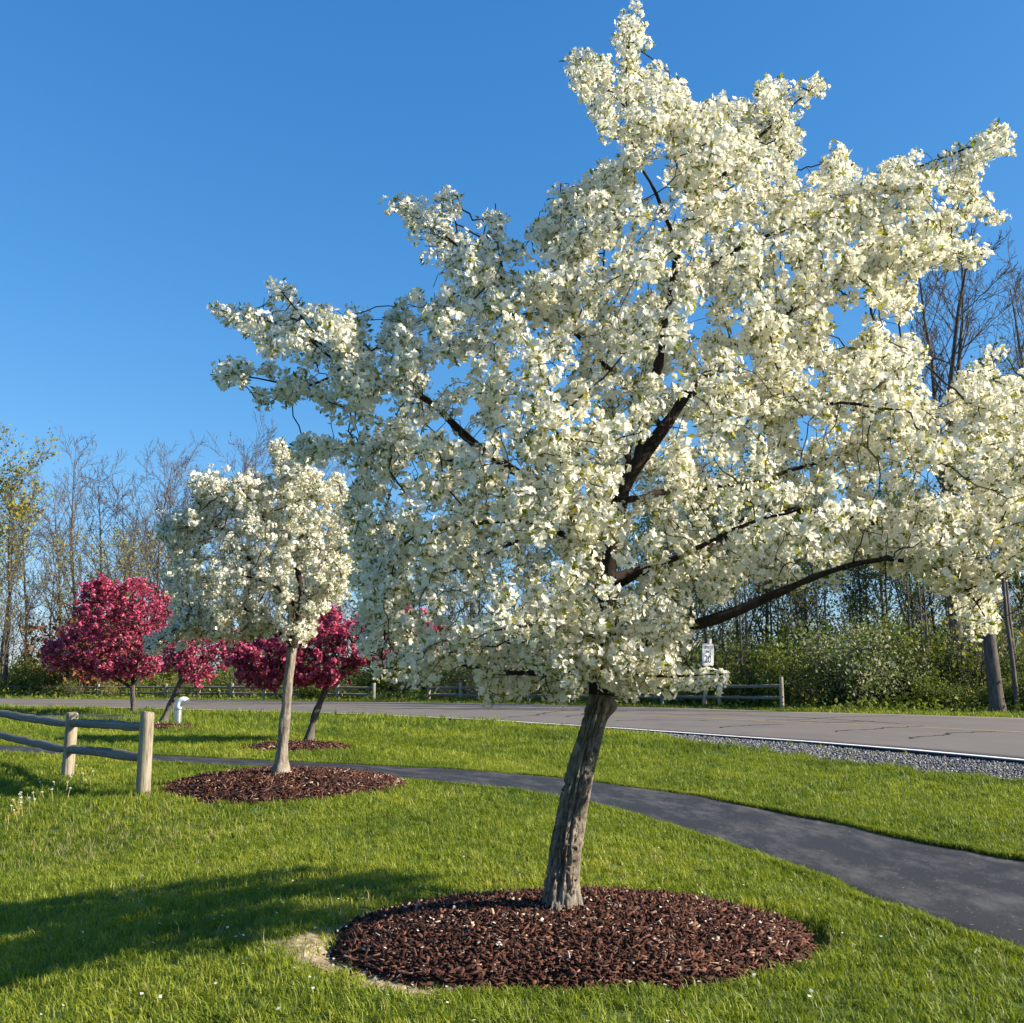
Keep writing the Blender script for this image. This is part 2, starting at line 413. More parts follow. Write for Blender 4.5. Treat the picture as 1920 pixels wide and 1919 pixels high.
cracks = [[(950,1345),(1000,1342),(1040,1335),(1090,1330)],[(1560,1372),(1650,1366),(1740,1362)],[(1700,1385),(1790,1375),(1880,1372)],[(300,1320),(420,1322),(560,1322)],[(1150,1352),(1220,1350),(1300,1351),(1345,1353)],[(1320,1341),(1370,1342),(1430,1343),(1560,1349),(1700,1358)],[(1345,1365),(1400,1360),(1470,1359)],
          [(1430,1351),(1500,1349),(1580,1345),(1690,1342)],[(640,1326),(760,1329),(900,1331)],[(1060,1344),(1110,1337),(1180,1334)],[(1200,1338),(1290,1340),(1400,1339)],[(1480,1352),(1540,1355),(1640,1353)]]
for c in cracks:
    L = smooth_line([ground(*p, ROADZ) for p in c], 40, .5, 11); L[:, 2] = ROADZ + .006
    w = .035 + .05 * fbm(np.arange(40) * .4, np.zeros(40), 4)
    d = np.gradient(L[:, :2], axis=0); d /= np.linalg.norm(d, axis=1)[:, None]; nr = np.stack([-d[:, 1], d[:, 0], 0 * d[:, 0]], 1) * w[:, None] * .5
    strip('sealed_crack', L - nr, L + nr, M['crack'], 0, 2, False, .001, None, ro)
near_cells = (Y > 3) & (Y < 30) & (np.abs(X) < 25)
Z = Z - .09 * (inpoly_(X, Y, PATHPOLY) & near_cells)
nx, ny = len(gx), len(gy)
i = (np.arange(ny - 1)[:, None] * nx + np.arange(nx - 1)[None]).ravel()
link('lawn', mesh_data('lawn', np.stack([X, Y, Z], 2).reshape(-1, 3), np.stack([i, i + 1, i + nx + 1, i + nx], 1), M['lawn'], True))
tag(bpy.data.objects['lawn'], 'green mown lawn rolling down to the left of the path', kind='structure')
# asphalt apron and the second stretch of path behind the pink trees
A = np.array([ground(*p, .12) for p in [(655,1343),(760,1343.5),(850,1347.5)]]); B = np.array([ground(*p, .12) for p in [(745,1352),(800,1352),(866,1353)]])
tag(strip('road_apron', smooth_line(B, 30, .3, 5), smooth_line(A, 30, .1, 6), M['path'], .03, 4), 'small dark asphalt apron at the lawn side of the road')
A = np.array([ground(*p, 0) for p in [(-300,1343),(0,1346.5),(150,1349),(250,1352)]]); B = np.array([ground(*p, 0) for p in [(-300,1339.5),(0,1342),(150,1344.5),(250,1348)]])
SP_A, SP_B = smooth_line(A, 60, .2, 2), smooth_line(B, 60, .2, 3)
tag(strip('side_path', SP_A, SP_B, M['path'], .03, 4), 'grey asphalt side path behind the two post fence')

# gravel shoulder
SX = np.linspace(640, 2700, 90)
sh_out = np.array([ground(x, np.interp(x, *np.array(SHOULDER).T), .08) for x in SX]); sh_in = interp(NEAR, SX, ROADZ)
sh_out[:, :2] += (fbm(SX * .03, SX * 0, 21) - .5)[:, None] * .5
for L in (sh_in,): L[:, 2] = 0
gso = strip('gravel_shoulder', sh_out, sh_in, M['gravelbed'], .012, 8, True, .03)
tag(gso, 'grey crushed stone shoulder beside the road')
SHPOLY = np.vstack([sh_out[:, :2], sh_in[::-1, :2]])
nst = 16000
u = rng.random(nst) ** .8; k = rng.random(nst)
ii = (k * (len(SX) - 1.001)); i0 = ii.astype(int); fr = ii - i0
a = sh_out[i0] * (1 - fr)[:, None] + sh_out[i0 + 1] * fr[:, None]; b = sh_in[i0] * (1 - fr)[:, None] + sh_in[i0 + 1] * fr[:, None]
w = rng.random(nst) * 1.08 - .08
P = a * (1 - w)[:, None] + b * w[:, None]; P[:, 2] = zt(P[:, 0], P[:, 1]) + .02
tv = np.array([[.5, 0, 0], [-.55, .05, 0], [.05, .45, .05], [0, -.42, -.05], [.08, 0, .34], [-.06, .05, -.3]])
OCT = np.array([[0, 2, 4], [2, 1, 4], [1, 3, 4], [3, 0, 4], [2, 0, 5], [1, 2, 5], [3, 1, 5], [0, 3, 5]])
V, Fc = scatter(tv, OCT, P, rot_mats(nst), rng.uniform(.025, .075, nst))
g = link('gravel', mesh_data('gravel', V, Fc, M['stone'], False, {'tint': np.repeat(rng.random(nst), 6)}), gso); g['kind'] = 'stuff'

# ------------------------------------------------------------------ mulch beds
def mulch_bed(cx, cy, rr, h, label, nchips, near_n, rf=None, name_parts=True, cl=(.05, .10), seed=0):
    g_ = np.random.default_rng(seed + 40)
    z0 = zt1(cx, cy)
    root = empty('mulch_bed', (cx, cy, z0), label, 'mulch bed', 'mulch beds round the tree trunks')
    rf = rf or (lambda th: rr * (1 + .05 * np.sin(2 * th + seed) + .03 * np.sin(5 * th + seed * 2) + .015 * np.sin(11 * th)))
    def prof(u): return h * (1 - u ** 2.4)
    nr, na = 22, 96
    uu = np.concatenate([np.linspace(0.02, 1.0, nr), [1.03]]); th = np.arange(na) * 2 * math.pi / na
    U, T = np.meshgrid(uu, th, indexing='ij'); rad = U * rf(T)
    xs, ys = cx + rad * np.cos(T), cy + rad * np.sin(T)
    def surf(x, y, u): 
        b_ = zt(x, y)
        return np.where(u < .93, np.maximum(b_, z0 - .02), b_) * 0 + (z0 * (1 - sstep(.4, 1, u)) + b_ * sstep(.4, 1, u)) + prof(np.minimum(u, 1)) + .03 * (fbm(x * 4, y * 4, 17) - .5) * (1 - u)
    zs = surf(xs, ys, U) + .006; zs[-1] = zt(xs[-1], ys[-1]) - .06
    Vv = np.stack([xs - cx, ys - cy, zs - z0], 2).reshape(-1, 3)
    ii = np.arange(len(uu) - 1)[:, None] * na; jj = np.arange(na)[None]; kk = (jj + 1) % na
    Fq = np.stack([ii + jj, ii + na + jj, ii + na + kk, ii + kk], 2).reshape(-1, 4)
    cap = np.arange(na)[None]
    link('soil_mound', mesh_data('soil_mound', Vv, [Fq, cap], M['mulchbed'], True), root)
    u_ = np.sqrt(g_.random(nchips)) * 1.02; t_ = g_.random(nchips) * 2 * math.pi
    rad = u_ * rf(t_); x, y = cx + rad * np.cos(t_), cy + rad * np.sin(t_)
    P = np.stack([x - cx, y - cy, surf(x, y, u_) - z0 + .012], 1)
    up = g_.normal(size=(nchips, 3)) * .42 + np.array([0, 0, 1])
    Mx = rot_mats(nchips, g_, up); tint = g_.random(nchips) ** 1.15
    tmpl = []
    for s in range(5):
        q = np.random.default_rng(s).normal(size=(8, 3)) * np.array([.07, .16, .2])
        w_ = [.14, .2, .10, .26, .16][s]
        tmpl.append((BOXV + q * .6) * np.array([1, w_, .09]) )
    which = g_.integers(0, 5, nchips); ln = g_.uniform(*cl, nchips)
    near_idx = np.argsort(np.hypot(x, y) + g_.random(nchips) * .25)[:near_n] if near_n else np.array([], int)
    far_mask = np.ones(nchips, bool); far_mask[near_idx] = False
    VV, FF, TT, off = [], [], [], 0
    for s in range(5):
        sel = np.where(far_mask & (which == s))[0]
        if not len(sel): continue
        v, f = scatter(tmpl[s], BOXF, P[sel], Mx[sel], ln[sel]); VV.append(v); FF.append(f + off); TT.append(np.repeat(tint[sel], 8)); off += len(v)
    o = link('bark_chips', mesh_data('bark_chips', np.vstack(VV), np.vstack(FF), M['chip'], False, {'tint': np.concatenate(TT)}), root); o['kind'] = 'stuff'
    if near_n:
        mm = [[mesh_data('bark_chip', tmpl[s], BOXF, M['chip'], False, {'tint': np.full(8, q)}) for q in (.12, .3, .5, .7, .9)] for s in range(5)]
        from mathutils import Matrix
        for k in near_idx:
            o = link('bark_chip', mm[which[k]][int(tint[k] * 4.99)], root)
            o.matrix_local = Matrix.Translation(P[k]) @ Matrix(Mx[k].tolist()).to_4x4() @ Matrix.Diagonal((ln[k], ln[k], ln[k], 1))
    return root, z0
mulch_bed(BED[0], BED[1], BR, .17, 'large round mound of brown bark mulch round the leaning gnarled trunk', 15000, 300, bed_r, cl=(.035, .085), seed=1)
B2 = (-3.3, 15.65); mulch_bed(*B2, 1.72, .20, 'brown bark mulch mound between the end fence post and the footpath', 6500, 0, cl=(.06, .12), seed=2)
B3 = (-4.75, 23.4); mulch_bed(*B3, 1.22, .13, 'low brown mulch bed across the path under a leaning crimson tree', 1800, 0, cl=(.08, .16), seed=3)
B4 = (-10.9, 32.3); mulch_bed(*B4, 1.15, .10, 'low mulch bed beside the silver gooseneck pipe', 900, 0, cl=(.1, .2), seed=4)
BEDS = [(BED[0], BED[1], None), (*B2, 1.72), (*B3, 1.22), (*B4, 1.15)]

# bare sandy soil beside the big mulch bed
SOILW = lambda t: (.07 + .34 * np.exp(-(((t - R(188)) / R(14)) ** 2)) + .16 * np.exp(-(((t - R(226)) / R(8)) ** 2))) * (.35 + 1.3 * fbm(t * 14, t * 0, 31))
th = np.linspace(R(166), R(240), 200); cols = np.linspace(0, 1, 28)
Tt, Cc = np.meshgrid(th, cols, indexing='ij')
rr_ = bed_r(Tt) - .04 + Cc * (SOILW(Tt) + .04)
xs, ys = BED[0] + rr_ * np.cos(Tt), BED[1] + rr_ * np.sin(Tt)
zs = zt(xs, ys) + .002 + (.035 * fbm(xs * 8, ys * 8, 33, 4) + .03 * (fbm(xs * 30, ys * 30, 34, 2) - .4)) * np.sin(np.clip(Cc * 1.1, 0, 1) * math.pi)
i = (np.arange(199)[:, None] * 28 + np.arange(27)[None]).ravel()
tag(link('bare_soil', mesh_data('bare_soil', np.stack([xs, ys, zs], 2).reshape(-1, 3), np.stack([i, i + 28, i + 29, i + 1], 1), M['sand'], False)), 'pale sandy bare soil at the edge of the big mulch bed', kind='structure')
def soil_mask(x, y):
    dx, dy = x - BED[0], y - BED[1]; t = np.arctan2(dy, dx) % (2 * math.pi); r = np.hypot(dx, dy)
    wd = SOILW(t)
    return (t > R(166)) & (t < R(240)) & (r < bed_r(t) + wd - .03)

# ------------------------------------------------------------------ grass
def tuft(seed, nb, rad, h, w, lean):
    g_ = np.random.default_rng(seed); V, Fq = [], []
    for k in range(nb):
        a, rr = g_.random() * 6.283, rad * math.sqrt(g_.random()); p = np.array([rr * math.cos(a), rr * math.sin(a), -.006])
        d = g_.random() * 6.283; L = h * g_.uniform(.55, 1.25); ln = lean * g_.uniform(.3, 1.5); s = np.array([-math.sin(d), math.cos(d), 0]) * w * g_.uniform(.7, 1.3)
        f = np.array([math.cos(d), math.sin(d), 0])
        p1 = p + f * ln * L * .35 + np.array([0, 0, L * .6]); p2 = p + f * ln * L + np.array([0, 0, L * (1 - .25 * ln)])
        b = len(V); V += [p - s, p + s, p1 + s * .8, p1 - s * .8, p2 + s * .1, p2 - s * .1]
        Fq += [[b, b + 1, b + 2, b + 3], [b + 3, b + 2, b + 4, b + 5]]
    return np.array(V), np.array(Fq)
def template_collection(name, meshes):
    c = bpy.data.collections.new(name)
    for k, me in enumerate(meshes):
        c.objects.link(bpy.data.objects.new('%s_%02d' % (name, k), me))
    return c
def instance_cloud(name, pos, rot, scl, tint, coll, nvar, parent=None):
    me = bpy.data.meshes.new(name); me.vertices.add(len(pos)); me.vertices.foreach_set('co', np.ascontiguousarray(pos, np.float32).ravel())
    for k, t, v in (('scl', 'FLOAT', scl), ('tint', 'FLOAT', tint)):
        a = me.attributes.new(k, t, 'POINT'); a.data.foreach_set('value', np.asarray(v, np.float32))
    a = me.attributes.new('rot', 'FLOAT_VECTOR', 'POINT'); a.data.foreach_set('vector', np.ascontiguousarray(rot, np.float32).ravel())
    a = me.attributes.new('pick', 'INT', 'POINT'); a.data.foreach_set('value', rng.integers(0, nvar, len(pos)).astype(np.int32))
    o = link(name, me, parent)
    ng = bpy.data.node_groups.new(name, 'GeometryNodeTree')
    ng.interface.new_socket('Geometry', in_out='INPUT', socket_type='NodeSocketGeometry'); ng.interface.new_socket('Geometry', in_out='OUTPUT', socket_type='NodeSocketGeometry')
    nd = ng.nodes; gi, go = nd.new('NodeGroupInput'), nd.new('NodeGroupOutput')
    ip, ci = nd.new('GeometryNodeInstanceOnPoints'), nd.new('GeometryNodeCollectionInfo')
    ci.inputs['Collection'].default_value = coll; ci.inputs['Separate Children'].default_value = True; ci.inputs['Reset Children'].default_value = True
    def na(nm, t):
        x = nd.new('GeometryNodeInputNamedAttribute'); x.data_type = t; x.inputs['Name'].default_value = nm; return x.outputs['Attribute']
    L = ng.links.new
    L(gi.outputs[0], ip.inputs['Points']); L(ci.outputs[0], ip.inputs['Instance']); ip.inputs['Pick Instance'].default_value = True
    L(na('pick', 'INT'), ip.inputs['Instance Index']); L(na('rot', 'FLOAT_VECTOR'), ip.inputs['Rotation']); L(na('scl', 'FLOAT'), ip.inputs['Scale'])
    L(ip.outputs[0], go.inputs[0])
    md = o.modifiers.new('scatter', 'NODES'); md.node_group = ng
    o['kind'] = 'stuff'
    return o
tufts = [mesh_data('tuft', *tuft(s, 13, .055, .058, .0030, .75), M['blade']) for s in range(6)]
tc = template_collection('grass_tuft', tufts)
G = []
for y0, y1, den, s in ((3.2, 8.5, 420, .95), (8.5, 13, 300, 1.05), (13, 20, 150, 1.35), (20, 30, 62, 1.9), (30, 62, 17, 2.9), (62, 95, 3.5, 4)):
    xm = .53 * y1 + 1.6
    n_ = int((y1 - y0) * 2 * xm * den); x = rng.uniform(-xm, xm, n_); y = rng.uniform(y0, y1, n_)
    ok = np.abs(x) < .53 * y + 1.6
    G.append(np.stack([x[ok], y[ok], s * rng.uniform(.7, 1.3, ok.sum())], 1))
G = np.vstack(G); x, y, s = G.T
E = []
for line, sg in ((path_near, -1), (path_far, 1)):
    d = np.gradient(line[:, :2], axis=0); d /= np.linalg.norm(d, axis=1)[:, None]; nr = np.stack([-d[:, 1], d[:, 0]], 1)
    k = rng.integers(0, len(line), 9000); off = rng.normal(size=9000) * .018 + .004
    dn = line[k, 1]; k = k[dn < 22]; off = off[dn < 22]
    pt = line[k, :2] + nr[k] * off[:, None] + d[k] * rng.uniform(-.06, .06, len(k))[:, None]
    E.append(np.column_stack([pt, rng.uniform(.65, 1.1, len(k))]))
E = np.vstack(E)
keep = ~inpoly(x, y, PATHPOLY)
keep &= ~(inpoly(x, y, SHPOLY) & (rng.random(len(x)) > .02))
keep &= ~inpoly(x, y, np.vstack([road_near[:, :2], road_far[::-1, :2]]))
keep &= ~inpoly(x, y, np.vstack([SP_A[:, :2], SP_B[::-1, :2]]))
for bx, by, br in BEDS:
    d = np.hypot(x - bx, y - by); t = np.arctan2(y - by, x - bx)
    keep &= d > (bed_r(t) + .01 if br is None else br * 1.0)
keep &= ~(soil_mask(x, y) & (fbm(x * 6, y * 6, 35) + .35 * rng.random(len(x)) < .76))
x, y, s = x[keep], y[keep], s[keep]
x, y, s = np.concatenate([x, E[:, 0]]), np.concatenate([y, E[:, 1]]), np.concatenate([s, E[:, 2]])
z = zt(x, y)
edge = np.exp(-((np.hypot(x - BED[0], y - BED[1]) - BR - .15) / .22) ** 2)
tint = .12 + .55 * fbm(x * .9, y * .9, 51) + .28 * (fbm(x * 5, y * 5, 52) - .5) + .14 * rng.normal(size=len(x)) * .8 + .16 * edge
tint += .12 * sstep(0, -4, x) * (1 - sstep(8, 12, y)) 
sr = line_dist(x, y, road_near); stripe = np.sin(sr * 2 * math.pi / 3.0)
tint += .10 * np.tanh(stripe * 3) * sstep(13, 17, y) * (sr > 0)  # mown stripes: light and dark of the blade lean, painted into the tint
rot = np.stack([rng.normal(size=len(x)) * .14 + .16 * np.tanh(stripe * 3) * sstep(12, 16, y), rng.normal(size=len(x)) * .14, rng.random(len(x)) * 6.283], 1)
s = s * (1 + .35 * (fbm(x * 2.2, y * 2.2, 61) - .5))
tag(instance_cloud('grass', np.stack([x, y, z], 1), rot, s, np.clip(tint, 0, 1), tc, 6), 'short mown green grass covering the lawn', 'grass')
# long straw and seed stalks that stick out
n_ = 900; bx_ = rng.random(n_) < .35
x = np.where(bx_, rng.normal(-4.7, .9, n_), rng.uniform(-7, 6, n_)); y = np.where(bx_, rng.normal(12.2, .7, n_), rng.uniform(4, 16, n_))
k = ~inpoly(x, y, PATHPOLY) & (np.hypot(x - BED[0], y - BED[1]) > BR * 1.05) & (np.hypot(x - B2[0], y - B2[1]) > 1.75); x, y = x[k], y[k]
sc_ = template_collection('straw_tuft', [mesh_data('straw', *tuft(90 + q, 4, .05, .12, .0022, .45), M['strawblade']) for q in range(4)])
tag(instance_cloud('dry_grass', np.stack([x, y, zt(x, y)], 1), np.stack([rng.normal(size=len(x)) * .2, rng.normal(size=len(x)) * .2, rng.random(len(x)) * 6], 1), rng.uniform(.6, 1.2, len(x)), rng.random(len(x)), sc_, 4), 'scattered dry straw stalks standing in the lawn', 'grass')

# ------------------------------------------------------------------ fences
def post_mesh(h, r, seed, sides=12):
    g_ = Geo(); q = np.random.default_rng(seed)
    zz = np.array([-.25, 0, h * .3, h * .6, h * .9, h - .025, h]); rr = r * np.array([1.04, 1.03, 1, .985, .97, .96, .86]) 
    th = np.arange(sides) * 2 * math.pi / sides; wob = 1 + .05 * q.normal(size=sides)
    V = np.stack([np.stack([rr[k] * wob * np.cos(th), rr[k] * wob * np.sin(th), np.full(sides, zz[k])], 1) for k in range(len(zz))])
    V[-1, :, 2] += .012 * q.normal(size=sides)
    i = np.arange(len(zz) - 1)[:, None] * sides; j = np.arange(sides)[None]; kx = (j + 1) % sides
    g_.add(V.reshape(-1, 3), np.stack([i + j, i + kx, i + sides + kx, i + sides + j], 2).reshape(-1, 4))
    g_.add(V[-1], np.arange(sides)[None])
    return g_.mesh('post', M['post'])
def rail_mesh(seed, w=.075):
    """a split rail of unit length along x, flat underside, ragged faces and pared ends"""
    q = np.random.default_rng(seed); n_ = 16; t = np.linspace(-.5, .5, n_)
    prof = np.array([[-.85, -.7], [.9, -.75], [1.05, .15], [.25, 1.0], [-.9, .55]]) * w
    V = []
    for k in range(n_):
        e = 1 - .5 * max(0, (abs(t[k]) - .43) / .07)
        V.append(np.column_stack([np.full(5, t[k]), prof * e * (1 + .09 * q.normal(size=(5, 2))) + np.array([.006 * math.sin(t[k] * 5 + seed), .006 * math.cos(t[k] * 3.3 + seed)])]))
    V = np.vstack(V); i = np.arange(n_ - 1)[:, None] * 5; j = np.arange(5)[None]; kx = (j + 1) % 5
    Fq = np.stack([i + j, i + 5 + j, i + 5 + kx, i + kx], 2).reshape(-1, 4)
    return mesh_data('rail', V, [Fq, np.array([[4, 3, 2, 1, 0], list(range(len(V) - 5, len(V)))])], M['rail'])
RAILS = [rail_mesh(s) for s in range(4)]
def fence(label, bases, hs, r, rh=(.36, .76), group=None, first_out=None):
    root = empty('rail_fence', bases[0], label, 'fence', group)
    b0 = np.array(bases[0]); q = np.random.default_rng(len(bases))
    pm = {}
    for k, (b, h) in enumerate(zip(bases, hs)):
        key = (round(h, 2), k % 3)
        if key not in pm: pm[key] = post_mesh(h, r, k)
        o = link('post', pm[key], root, np.array(b) - b0); o.rotation_euler = (q.normal() * .012, q.normal() * .015, q.random() * 6)
    for k in range(len(bases) - 1):
        A, B = np.array(bases[k]) - b0, np.array(bases[k + 1]) - b0
        for j, f in enumerate(rh):
            a = A + [0, 0, f * hs[k] + q.normal() * .012]; b = B + [0, 0, f * hs[k + 1] + q.normal() * .012]
            d = b - a; L = np.linalg.norm(d)
            o = link('rail', RAILS[(k * 2 + j) % 4], root, (a + b) / 2)
            o.scale = (L + .06, 1, 1); o.rotation_euler = (0, -math.asin(d[2] / L), math.atan2(d[1], d[0]))
    return root
p0 = ground(268, 1487, -.02); p1 = ground(126, 1462, -.08)
p0[2], p1[2] = zt1(*p0[:2]), zt1(*p1[:2])
dirn = (p1 - p0); bases = [p0, p1]
for k in (1, 2):
    b = p1 + dirn * (1.55 * k) * np.array([1, 1, 0]); b[2] = zt1(b[0], b[1]); bases.append(b)
hs = [(at(265, 1335, p0[1])[2] - p0[2]), (at(121, 1337, p1[1])[2] - p1[2]), 1.1, 1.1]
fence('weathered split rail fence ending in a lit post beside the mulch mound', bases, hs, .098, (.43, .82))
def far_bases(ps):
    out, hh = [], []
    for px, py, top in ps:
        b = ground(px, py, .19); b[2] = zt1(b[0], b[1]) ; hh.append(max(.8, at(px, top, b[1])[2] - b[2])); out.append(b)
    return out, hh
lp = [(x_, np.interp(x_, [-140, 0, 700], [1306, 1307.5, 1316]), np.interp(x_, [-140, 0, 700], [1283.5, 1283, 1281.5])) for x_ in (-135, -70, -8, 55, 120, 183, 246, 310, 372, 434, 495, 563, 632, 700)]
b, h = far_bases(lp); fence('long rail fence across the road behind the crimson trees', b, h, .10, (.38, .76))
rp = [(x_, np.interp(x_, [804, 1242, 1350, 1467], [1317, 1327, 1329.5, 1334]), np.interp(x_, [804, 1242, 1467], [1281, 1276, 1270])) for x_ in (804, 863, 925, 992, 1065, 1148, 1242, 1350, 1467)]
b, h = far_bases(rp); fence('dark rail fence across the road beside the speed limit sign', b, h, .085, (.38, .74))

# ------------------------------------------------------------------ speed limit sign
sb = ground(1321, 1329, .19); sb[2] = zt1(sb[0], sb[1]); sY = sb[1]
sgn = empty('speed_limit_sign', sb, 'white speed limit 20 sign on a pinkish wooden post', 'sign', rz=R(24))
ppm = F / sY
def sgv(px, py): return at(px, py, sY) - sb
g_ = Geo(); top = sgv(1335, 1198); w = .075
g_.add(BOXV * np.array([.15, .11, top[2] + .2]) + np.array([0, .06, (top[2] - .2) / 2]) + (BOXV[:, 2:3] + .5) * np.array([[top[0], 0, 0]]), BOXF)
g_.build('post', M['signpost'], sgn)
c1 = sgv(1328.5, 1228); W, H = 25 / ppm, 40 / ppm; tilt = .05
def panel(name, pos, w, h, d, mt, parent, ch=.0):
    g2 = Geo(); k = min(w, h) * .08
    o2 = [(-w/2+k, -h/2), (w/2-k, -h/2), (w/2, -h/2+k), (w/2, h/2-k), (w/2-k, h/2), (-w/2+k, h/2), (-w/2, h/2-k), (-w/2, -h/2+k)]
    V = [(x_, 0, z_) for x_, z_ in o2] + [(x_, d, z_) for x_, z_ in o2]
    g2.add(V, np.array([list(range(8)), list(range(15, 7, -1))])); g2.add(V, np.array([[j, j + 8, (j + 1) % 8 + 8, (j + 1) % 8] for j in range(8)]))
    o = g2.build(name, mt, parent); o.location = pos; return o
bd = panel('sign_panel', c1 + np.array([0, -.024, 0]), W, H, .012, M['white'], sgn); bd.rotation_euler = (0, tilt, 0)
# thin black border as four bars
for (cx_, cz_, w_, h_) in ((0, H*.46, W*.86, .012), (0, -H*.46, W*.86, .012), (W*.43, 0, .012, H*.92), (-W*.43, 0, .012, H*.92)):
    o = link('border', mesh_data('border', BOXV * np.array([w_, .004, h_]), BOXF, M['black']), bd, (cx_, -.003, cz_))
def text(body, x_, z_, size, mt, parent, sx=1.0, bold=.0):
    cu = bpy.data.curves.new('lettering', 'FONT'); cu.body = body; cu.size = size; cu.align_x = 'CENTER'; cu.align_y = 'CENTER'; cu.extrude = .001; cu.offset = bold
    cu.materials.append(mt); o = bpy.data.objects.new('lettering', cu); COL.objects.link(o); o.parent = parent
    bpy.context.view_layer.update()
    me = bpy.data.meshes.new_from_object(o.evaluated_get(bpy.context.evaluated_depsgraph_get())); bpy.data.objects.remove(o)
    o = link('lettering', me, parent)
    o.location = (x_, -.004, z_); o.rotation_euler = (R(90), 0, 0); o.scale = (sx, 1, 1); return o
text('20', 0, -H*.22, H*.48, M['black'], bd, .86, .002)
text('SPEED', 0, H*.32, H*.22, M['black'], bd, .72, .003)
text('LIMIT', 0, H*.13, H*.20, M['black'], bd, .80, .003)

# ------------------------------------------------------------------ gooseneck pipe
gb = ground(333, 1361, 0); gb[2] = zt1(gb[0], gb[1]); k = gb[1] / F
gp = empty('vent_pipe', gb, 'silver gooseneck vent pipe standing on the lawn', 'pipe')
g_ = Geo(); r_ = 6.6 * k
g_.tube([[0, 0, -.2], [0, 0, 0], [0, 0, 30 * k]], [r_] * 3, 20); g_.build('riser', M['metal'], gp, True)
g_ = Geo(); g_.tube([[0, 0, 29 * k], [0, 0, 29.5 * k], [0, 0, 33 * k], [0, 0, 33.5 * k]], [r_, r_ * 1.16, r_ * 1.16, r_], 20); g_.build('collar', M['metal'], gp)
g_ = Geo(); ang = np.linspace(0, R(128), 12); br_ = 8.2 * k
pts = [[0, 0, 33 * k]] + [[br_ - br_ * math.cos(a_), 0, 38 * k + br_ * math.sin(a_)] for a_ in ang]; e = np.array(pts[-1]); dd = np.array([math.sin(ang[-1]), 0, math.cos(ang[-1])])
pts.append(e + dd * 3 * k); g_.tube(pts, [r_ * .95] * len(pts), 18, cap=True); g_.build('elbow', M['whitepaint'], gp, True)
g_ = Geo(); g_.tube([e + dd * 1.5 * k, e + dd * 1.6 * k, e + dd * 4 * k], [r_ * .97, r_ * 1.12, r_ * 1.1], 18, cap=True); g_.build('outlet', M['metal'], gp)
g_ = Geo(); g_.tube([[-r_ * 1.7, 0, -.1], [-r_ * 1.7, 0, 36 * k]], [.012, .012], 6); g_.build('stake', M['metal'], gp)

# ------------------------------------------------------------------ trees: growth, tubes, blossom
def poly_dist(P, poly):
    d = np.full(len(P), 1e9)
    for a, b in zip(poly, np.roll(poly, -1, 0)):
        e = b - a; t = np.clip(((P - a) @ e) / (e @ e + 1e-9), 0, 1); q = P - (a + t[:, None] * e); d = np.minimum(d, np.hypot(q[:, 0], q[:, 1]))
    return d
def attractors(poly, n, D0, half, edge_px, g_, bias=.5, holes=()):
    poly = np.array(poly, float); lo, hi = poly.min(0), poly.max(0); out = []
    P = g_.uniform(lo, hi, (int(n * 6), 2)); P = P[inpoly(P[:, 0], P[:, 1], poly)]
    for hx, hy, hr in holes: P = P[np.hypot(P[:, 0] - hx, P[:, 1] - hy) > hr]
    d = poly_dist(P, poly); t = 1 - np.clip(d / edge_px, 0, 1); th = half * np.sqrt(1 - t * t) + .12
    P, d, th = [q[g_.random(len(P)) < (th / th.max()) ** .5] if k_ == 0 else None for k_, q in enumerate((P, d, th))][0], d, th
    d = poly_dist(P, poly); t = 1 - np.clip(d / edge_px, 0, 1); th = half * np.sqrt(1 - t * t) + .12
    u = g_.uniform(-1, 1, len(P)); u = np.sign(u) * np.abs(u) ** bias
    P, u, th = P[:n], u[:n], th[:n]
    return at_many(P[:, 0], P[:, 1], D0 + u * th), np.clip(d[:n] / edge_px * 3.2, .42, 1)
def colonise(nodes, parents, A, step, infl, kill, iters, g_):
    """space colonisation: nodes grow towards the attractors"""
    Nn = [np.array(p) for p in nodes]; par = list(parents); A = A.copy()
    Nm = np.array(Nn); best = np.full(len(A), 1e9); bi = np.zeros(len(A), int)
    def upd(start):
        M_ = np.array(Nn[start:])
        for c in range(0, len(M_), 400):
            m_ = M_[c:c + 400]; D = np.linalg.norm(A[:, None] - m_[None], axis=2); j = D.argmin(1); v = D[np.arange(len(A)), j]
            w_ = v < best; best[w_] = v[w_]; bi[w_] = start + c + j[w_]
    upd(0)
    for it in range(iters):
        if not len(A): break
        alive = best > kill; A = A[alive]; best = best[alive]; bi = bi[alive]; kill = kill[alive]
        use = best < infl
        if not use.any(): infl *= 1.5; 
        if infl > 6: break
        if not use.any(): continue
        src = np.unique(bi[use]); P = np.array([Nn[s] for s in src])
        d = A[use] - np.array(Nn)[bi[use]]; d /= np.linalg.norm(d, axis=1)[:, None] + 1e-9
        acc = np.zeros((len(Nn), 3)); np.add.at(acc, bi[use], d); v = acc[src]; v += g_.normal(size=v.shape) * .22 * np.linalg.norm(v, axis=1)[:, None] + np.array([0, 0, .08])
        v /= np.linalg.norm(v, axis=1)[:, None] + 1e-9; s0 = len(Nn)
        for s, p, q in zip(src, P, v): Nn.append(p + q * step); par.append(int(s))
        upd(s0)
    return np.array(Nn), np.array(par)
